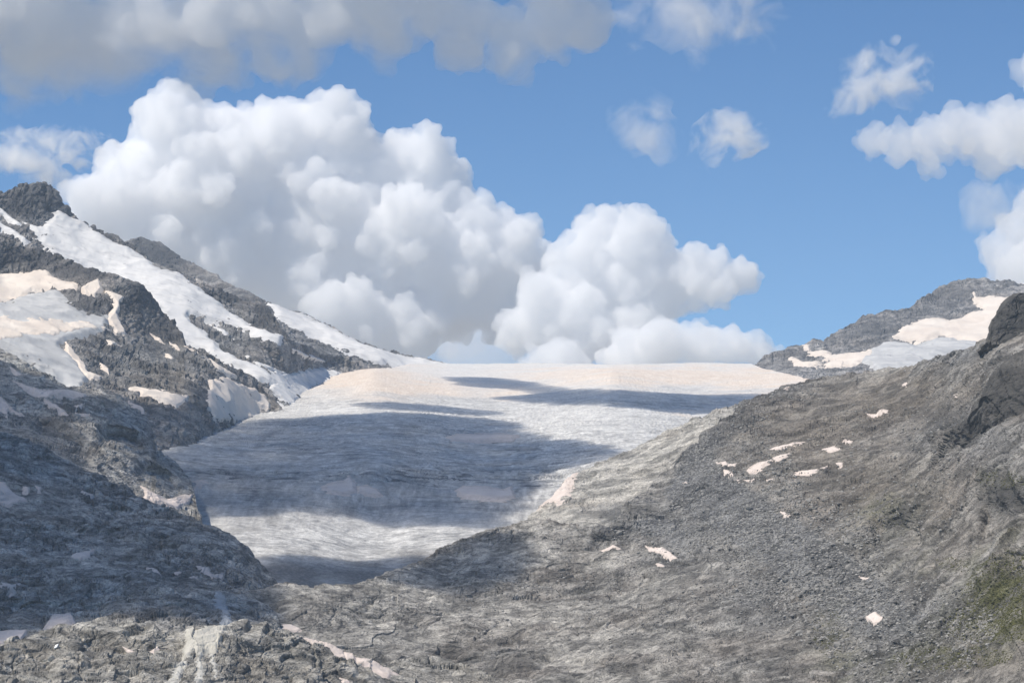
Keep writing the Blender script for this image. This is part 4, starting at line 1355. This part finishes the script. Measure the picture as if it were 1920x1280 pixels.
sky_cloud('pale blue hazy cloud base above the glacier skyline', [(560, 590, 120), (700, 580, 130), (830, 590, 120), (930, 640, 110), (440, 540, 100), (960, 540, 80), (700, 680, 90)], 17000, M_cloud_far, 6, kids=10, grand=3, amp_px=8)
sky_cloud('broad grey cloud sheet across the top left',
          [(-150, 40, 140), (0, 30, 140), (120, 70, 110), (260, 60, 110), (380, 40, 90), (500, 20, 100), (620, 10, 90), (720, -20, 90), (820, 10, 80), (900, 40, 60), (960, 60, 55), (1040, 40, 75), (1100, 50, 60), (540, 100, 80), (200, 120, 90), (60, 130, 90), (380, 100, 90), (720, 70, 70), (860, 90, 60), (960, 100, 60),
           (100, -120, 160), (400, -140, 160), (700, -160, 140), (1000, -110, 120), (-300, -100, 160), (-300, -300, 180), (-80, -310, 180), (140, -320, 180), (360, -330, 180), (580, -330, 170), (800, -320, 150), (-200, -480, 180), (50, -500, 180), (300, -520, 180)],
          8200, M_grey, 7, kids=10, grand=3, voxel_px=5, amp_px=9, lam_px=90)
sky_cloud('thin ragged cloud at the top right of the grey sheet', [(1190, 20, 75), (1260, 30, 82), (1330, 20, 90), (1400, 20, 82), (1410, 80, 60), (1330, 80, 60), (1250, -20, 90), (1380, -60, 105), (1150, 40, 45)], 8600, M_wisp, 8, kids=7)
sky_cloud('small lone white cloud in the middle of the blue sky', [(1340, 260, 59), (1380, 255, 56), (1412, 245, 39), (1325, 290, 39)], 10000, M_small, 9, kids=14, grand=4)
sky_cloud('faint wisp left of the small lone cloud', [(1190, 240, 65), (1240, 255, 57), (1215, 210, 53)], 10000, M_wisp, 10, kids=6)
sky_cloud('ragged arch shaped cloud high on the right', [(1620, 140, 56), (1660, 150, 59), (1700, 160, 62), (1715, 115, 36), (1600, 185, 45), (1640, 110, 36), (1560, 220, 31)], 10000, M_small, 11, kids=14, grand=4)
sky_cloud('tiny white cloud puff high on the right', [(1678, 76, 11), (1684, 70, 8)], 10000, M_small, 12, kids=5, voxel_px=2.5, amp_px=2)
sky_cloud('wide white cloud reaching in from the right edge', [(1640, 265, 36), (1690, 270, 42), (1750, 260, 48), (1790, 245, 50), (1850, 255, 60), (1920, 250, 70), (1980, 260, 70), (1740, 310, 28), (1860, 300, 40)], 10500, M_mid, 13, kids=14, grand=7, voxel_px=2.8, amp_px=4.6, lam_px=30)
sky_cloud('white cloud corner at the upper right edge', [(1915, 135, 26), (1960, 110, 50), (1950, 160, 36)], 10500, M_mid, 14, kids=7)
sky_cloud('white cumulus rising behind the right mountain', [(1880, 470, 50), (1920, 440, 60), (1900, 510, 60), (1960, 500, 80), (1930, 390, 40)], 12000, M_mid, 15, kids=14, grand=7, voxel_px=2.8, amp_px=4.6, lam_px=30)
sky_cloud('thin veil over the cumulus behind the right mountain', [(1850, 400, 60), (1890, 395, 66), (1930, 380, 66)], 11500, M_wisp, 16, kids=6)


# clouds overhead, above the top of the picture: they throw the shadows that lie on the ice and the left slopes
M_over = cloud_mat('overhead_cloud', 0.017)
CLOUD_Z = 1330.0


def overhead_cloud(key, poly, seed, label, rmax=75.0, n=170):
    rs = np.random.RandomState(seed)
    A = np.array(poly, dtype=np.float64)
    # the outline on the ground, carried up along the sun's direction
    P = LAYERS[key].base(A[:, 0], A[:, 1])
    t = (CLOUD_Z - P[:, 2]) / SUN_DIR[2]
    Q = P + SUN_DIR[None] * t[:, None]
    q = Q[:, :2]
    lo, hi = q.min(0), q.max(0)
    C, R = [], []
    for _ in range(60):
        X = lo + (hi - lo) * rs.rand(600, 2)
        sd = poly_sdf(X[:, 0], X[:, 1], q)
        for x, d in zip(X, sd):
            if d < 7:
                continue
            r = min(d * 1.12, rmax * (0.6 + 0.4 * rs.rand()))
            if r < 34 and rs.rand() < 0.5 or r > 34:
                C.append((x[0], x[1], CLOUD_Z + (rs.rand() - 0.3) * min(r, 50)))
                R.append(r)
        if len(C) > n * 4:
            break
    C, R = np.array(C[:n * 4]), np.array(R[:n * 4])
    me = puff_mesh('cloud', C, R, 9.0, 0.8, 7.0, 60.0, seed)
    return link('cloud', me, M_over, label, 'cloud', 'clouds overhead')


overhead_cloud('glacier', [(250, 870), (300, 835), (340, 812), (390, 796), (480, 783), (560, 778), (660, 775), (760, 772), (860, 776), (940, 785), (985, 800), (1000, 815), (1050, 826), (1110, 830), (1165, 842), (1150, 862),
                           (1080, 874), (1030, 884), (1008, 905), (996, 940), (985, 970), (940, 992), (850, 1000), (760, 993), (680, 982), (610, 972), (550, 965), (480, 968), (420, 975), (350, 975), (300, 960)], 21,
               'large overhead cloud shading the middle of the glacier')
overhead_cloud('glacier', [(640, 757), (700, 752), (800, 756), (920, 769), (940, 777), (820, 773), (700, 769)], 22, 'narrow overhead cloud shading a strip of upper ice', rmax=40)
overhead_cloud('glacier', [(820, 706), (870, 704), (930, 708), (1000, 716), (1060, 728), (1140, 733), (1260, 737), (1420, 737), (1470, 744), (1400, 766), (1320, 777), (1240, 773), (1150, 764), (1050, 758), (950, 752), (900, 743),
                           (1000, 738), (940, 727), (860, 722)], 23, 'overhead cloud shading the upper right of the glacier', rmax=60)
overhead_cloud('glacier', [(430, 1075), (470, 1045), (520, 1036), (600, 1042), (680, 1050), (750, 1038), (830, 1052), (890, 1070), (870, 1130), (500, 1140)], 24, 'overhead cloud shading the end of the glacier tongue', rmax=55)
overhead_cloud('shadow_spur', [(-260, 690), (-20, 668), (60, 700), (150, 742), (230, 755), (300, 800), (385, 900), (385, 1000), (290, 1000), (282, 940), (222, 850), (185, 796), (135, 800), (150, 870), (180, 940), (175, 1000), (-260, 1000)], 25,
               'overhead cloud shading the left spur', rmax=60)
overhead_cloud('rock_spur', [(130, 740), (190, 737), (240, 752), (300, 766), (352, 766), (405, 786), (390, 830), (250, 850), (80, 800)], 26, 'overhead cloud shading the foot of the left rubble', rmax=50)
overhead_cloud('round_spur', [(-260, 700), (0, 790), (270, 925), (440, 996), (530, 1085), (560, 1130), (500, 1160), (430, 1176), (330, 1174), (240, 1164), (150, 1168), (60, 1195), (0, 1215), (-260, 1260)], 27,
               'large overhead cloud shading the rounded left spur', rmax=80)
overhead_cloud('moraine', [(690, 1094), (760, 1060), (840, 1022), (930, 996), (968, 998), (984, 1035), (994, 1065), (960, 1092), (928, 1100), (905, 1130), (870, 1132), (820, 1108), (750, 1102)], 28,
               'small overhead cloud shading the rock hump', rmax=45)
overhead_cloud('moraine', [(380, 1145), (460, 1110), (520, 1106), (530, 1135), (510, 1150), (545, 1176), (440, 1182), (390, 1172)], 29, 'small overhead cloud shading the hollow beside the stream', rmax=40)

# ------------------------------------------------------------------ haze
def haze_box():
    m = bpy.data.materials.new('haze_air')
    t, N, L = nt(m)
    out = N.new('ShaderNodeOutputMaterial')
    pv = N.new('ShaderNodeVolumePrincipled')
    pv.inputs['Color'].default_value = (0.66, 0.82, 1.0, 1)
    pv.inputs['Density'].default_value = HAZE
    L.new(pv.outputs[0], out.inputs['Volume'])
    x, y0, y1, z0, z1 = 3600, -900, 7900, -190, 1140
    V = np.array([[-x, y0, z0], [x, y0, z0], [x, y1, z0], [-x, y1, z0], [-x, y0, z1], [x, y0, z1], [x, y1, z1], [-x, y1, z1]], dtype=float)
    F = np.array([[0, 3, 2, 1], [4, 5, 6, 7], [0, 1, 5, 4], [1, 2, 6, 5], [2, 3, 7, 6], [3, 0, 4, 7]])
    me = mesh_arrays('haze', V, F, smooth=False)
    o = link('haze', me, m, 'thin blue summer haze filling the valley', 'haze', kind='stuff')
    return o


HAZE = 3.5e-5
haze_box()

# ground sheet under everything, from the camera's feet to behind the ridges
gx = np.linspace(-3500, 3500, 90)
gy = np.linspace(-800, 7800, 110)
GX, GY = np.meshgrid(gx, gy)
GZ = -150 + 25 * fbm(np.stack([GX.ravel(), GY.ravel(), GX.ravel() * 0], -1), 900, 100, 0.5, 5).reshape(GX.shape)
me, _u = mesh_from_grid('ground', np.stack([GX, GY, GZ], -1))
set_attr(me, 'zone', np.zeros((len(me.vertices), 4)))
link('ground', me, M_rock_slope, kind='structure')
# the land that goes on beyond the ridges, unseen: added to bounce light onto the far cloud bases
gx = np.linspace(-30000, 30000, 60)
gy = np.linspace(8000, 45000, 50)
GX, GY = np.meshgrid(gx, gy)
GZ = -150 + 60 * fbm(np.stack([GX.ravel(), GY.ravel(), GX.ravel() * 0], -1), 4000, 600, 0.5, 6).reshape(GX.shape)
me, _u = mesh_from_grid('added_far_ground', np.stack([GX, GY, GZ], -1))
set_attr(me, 'zone', np.zeros((len(me.vertices), 4)))
link('added_far_ground', me, M_rock_slab, kind='structure')
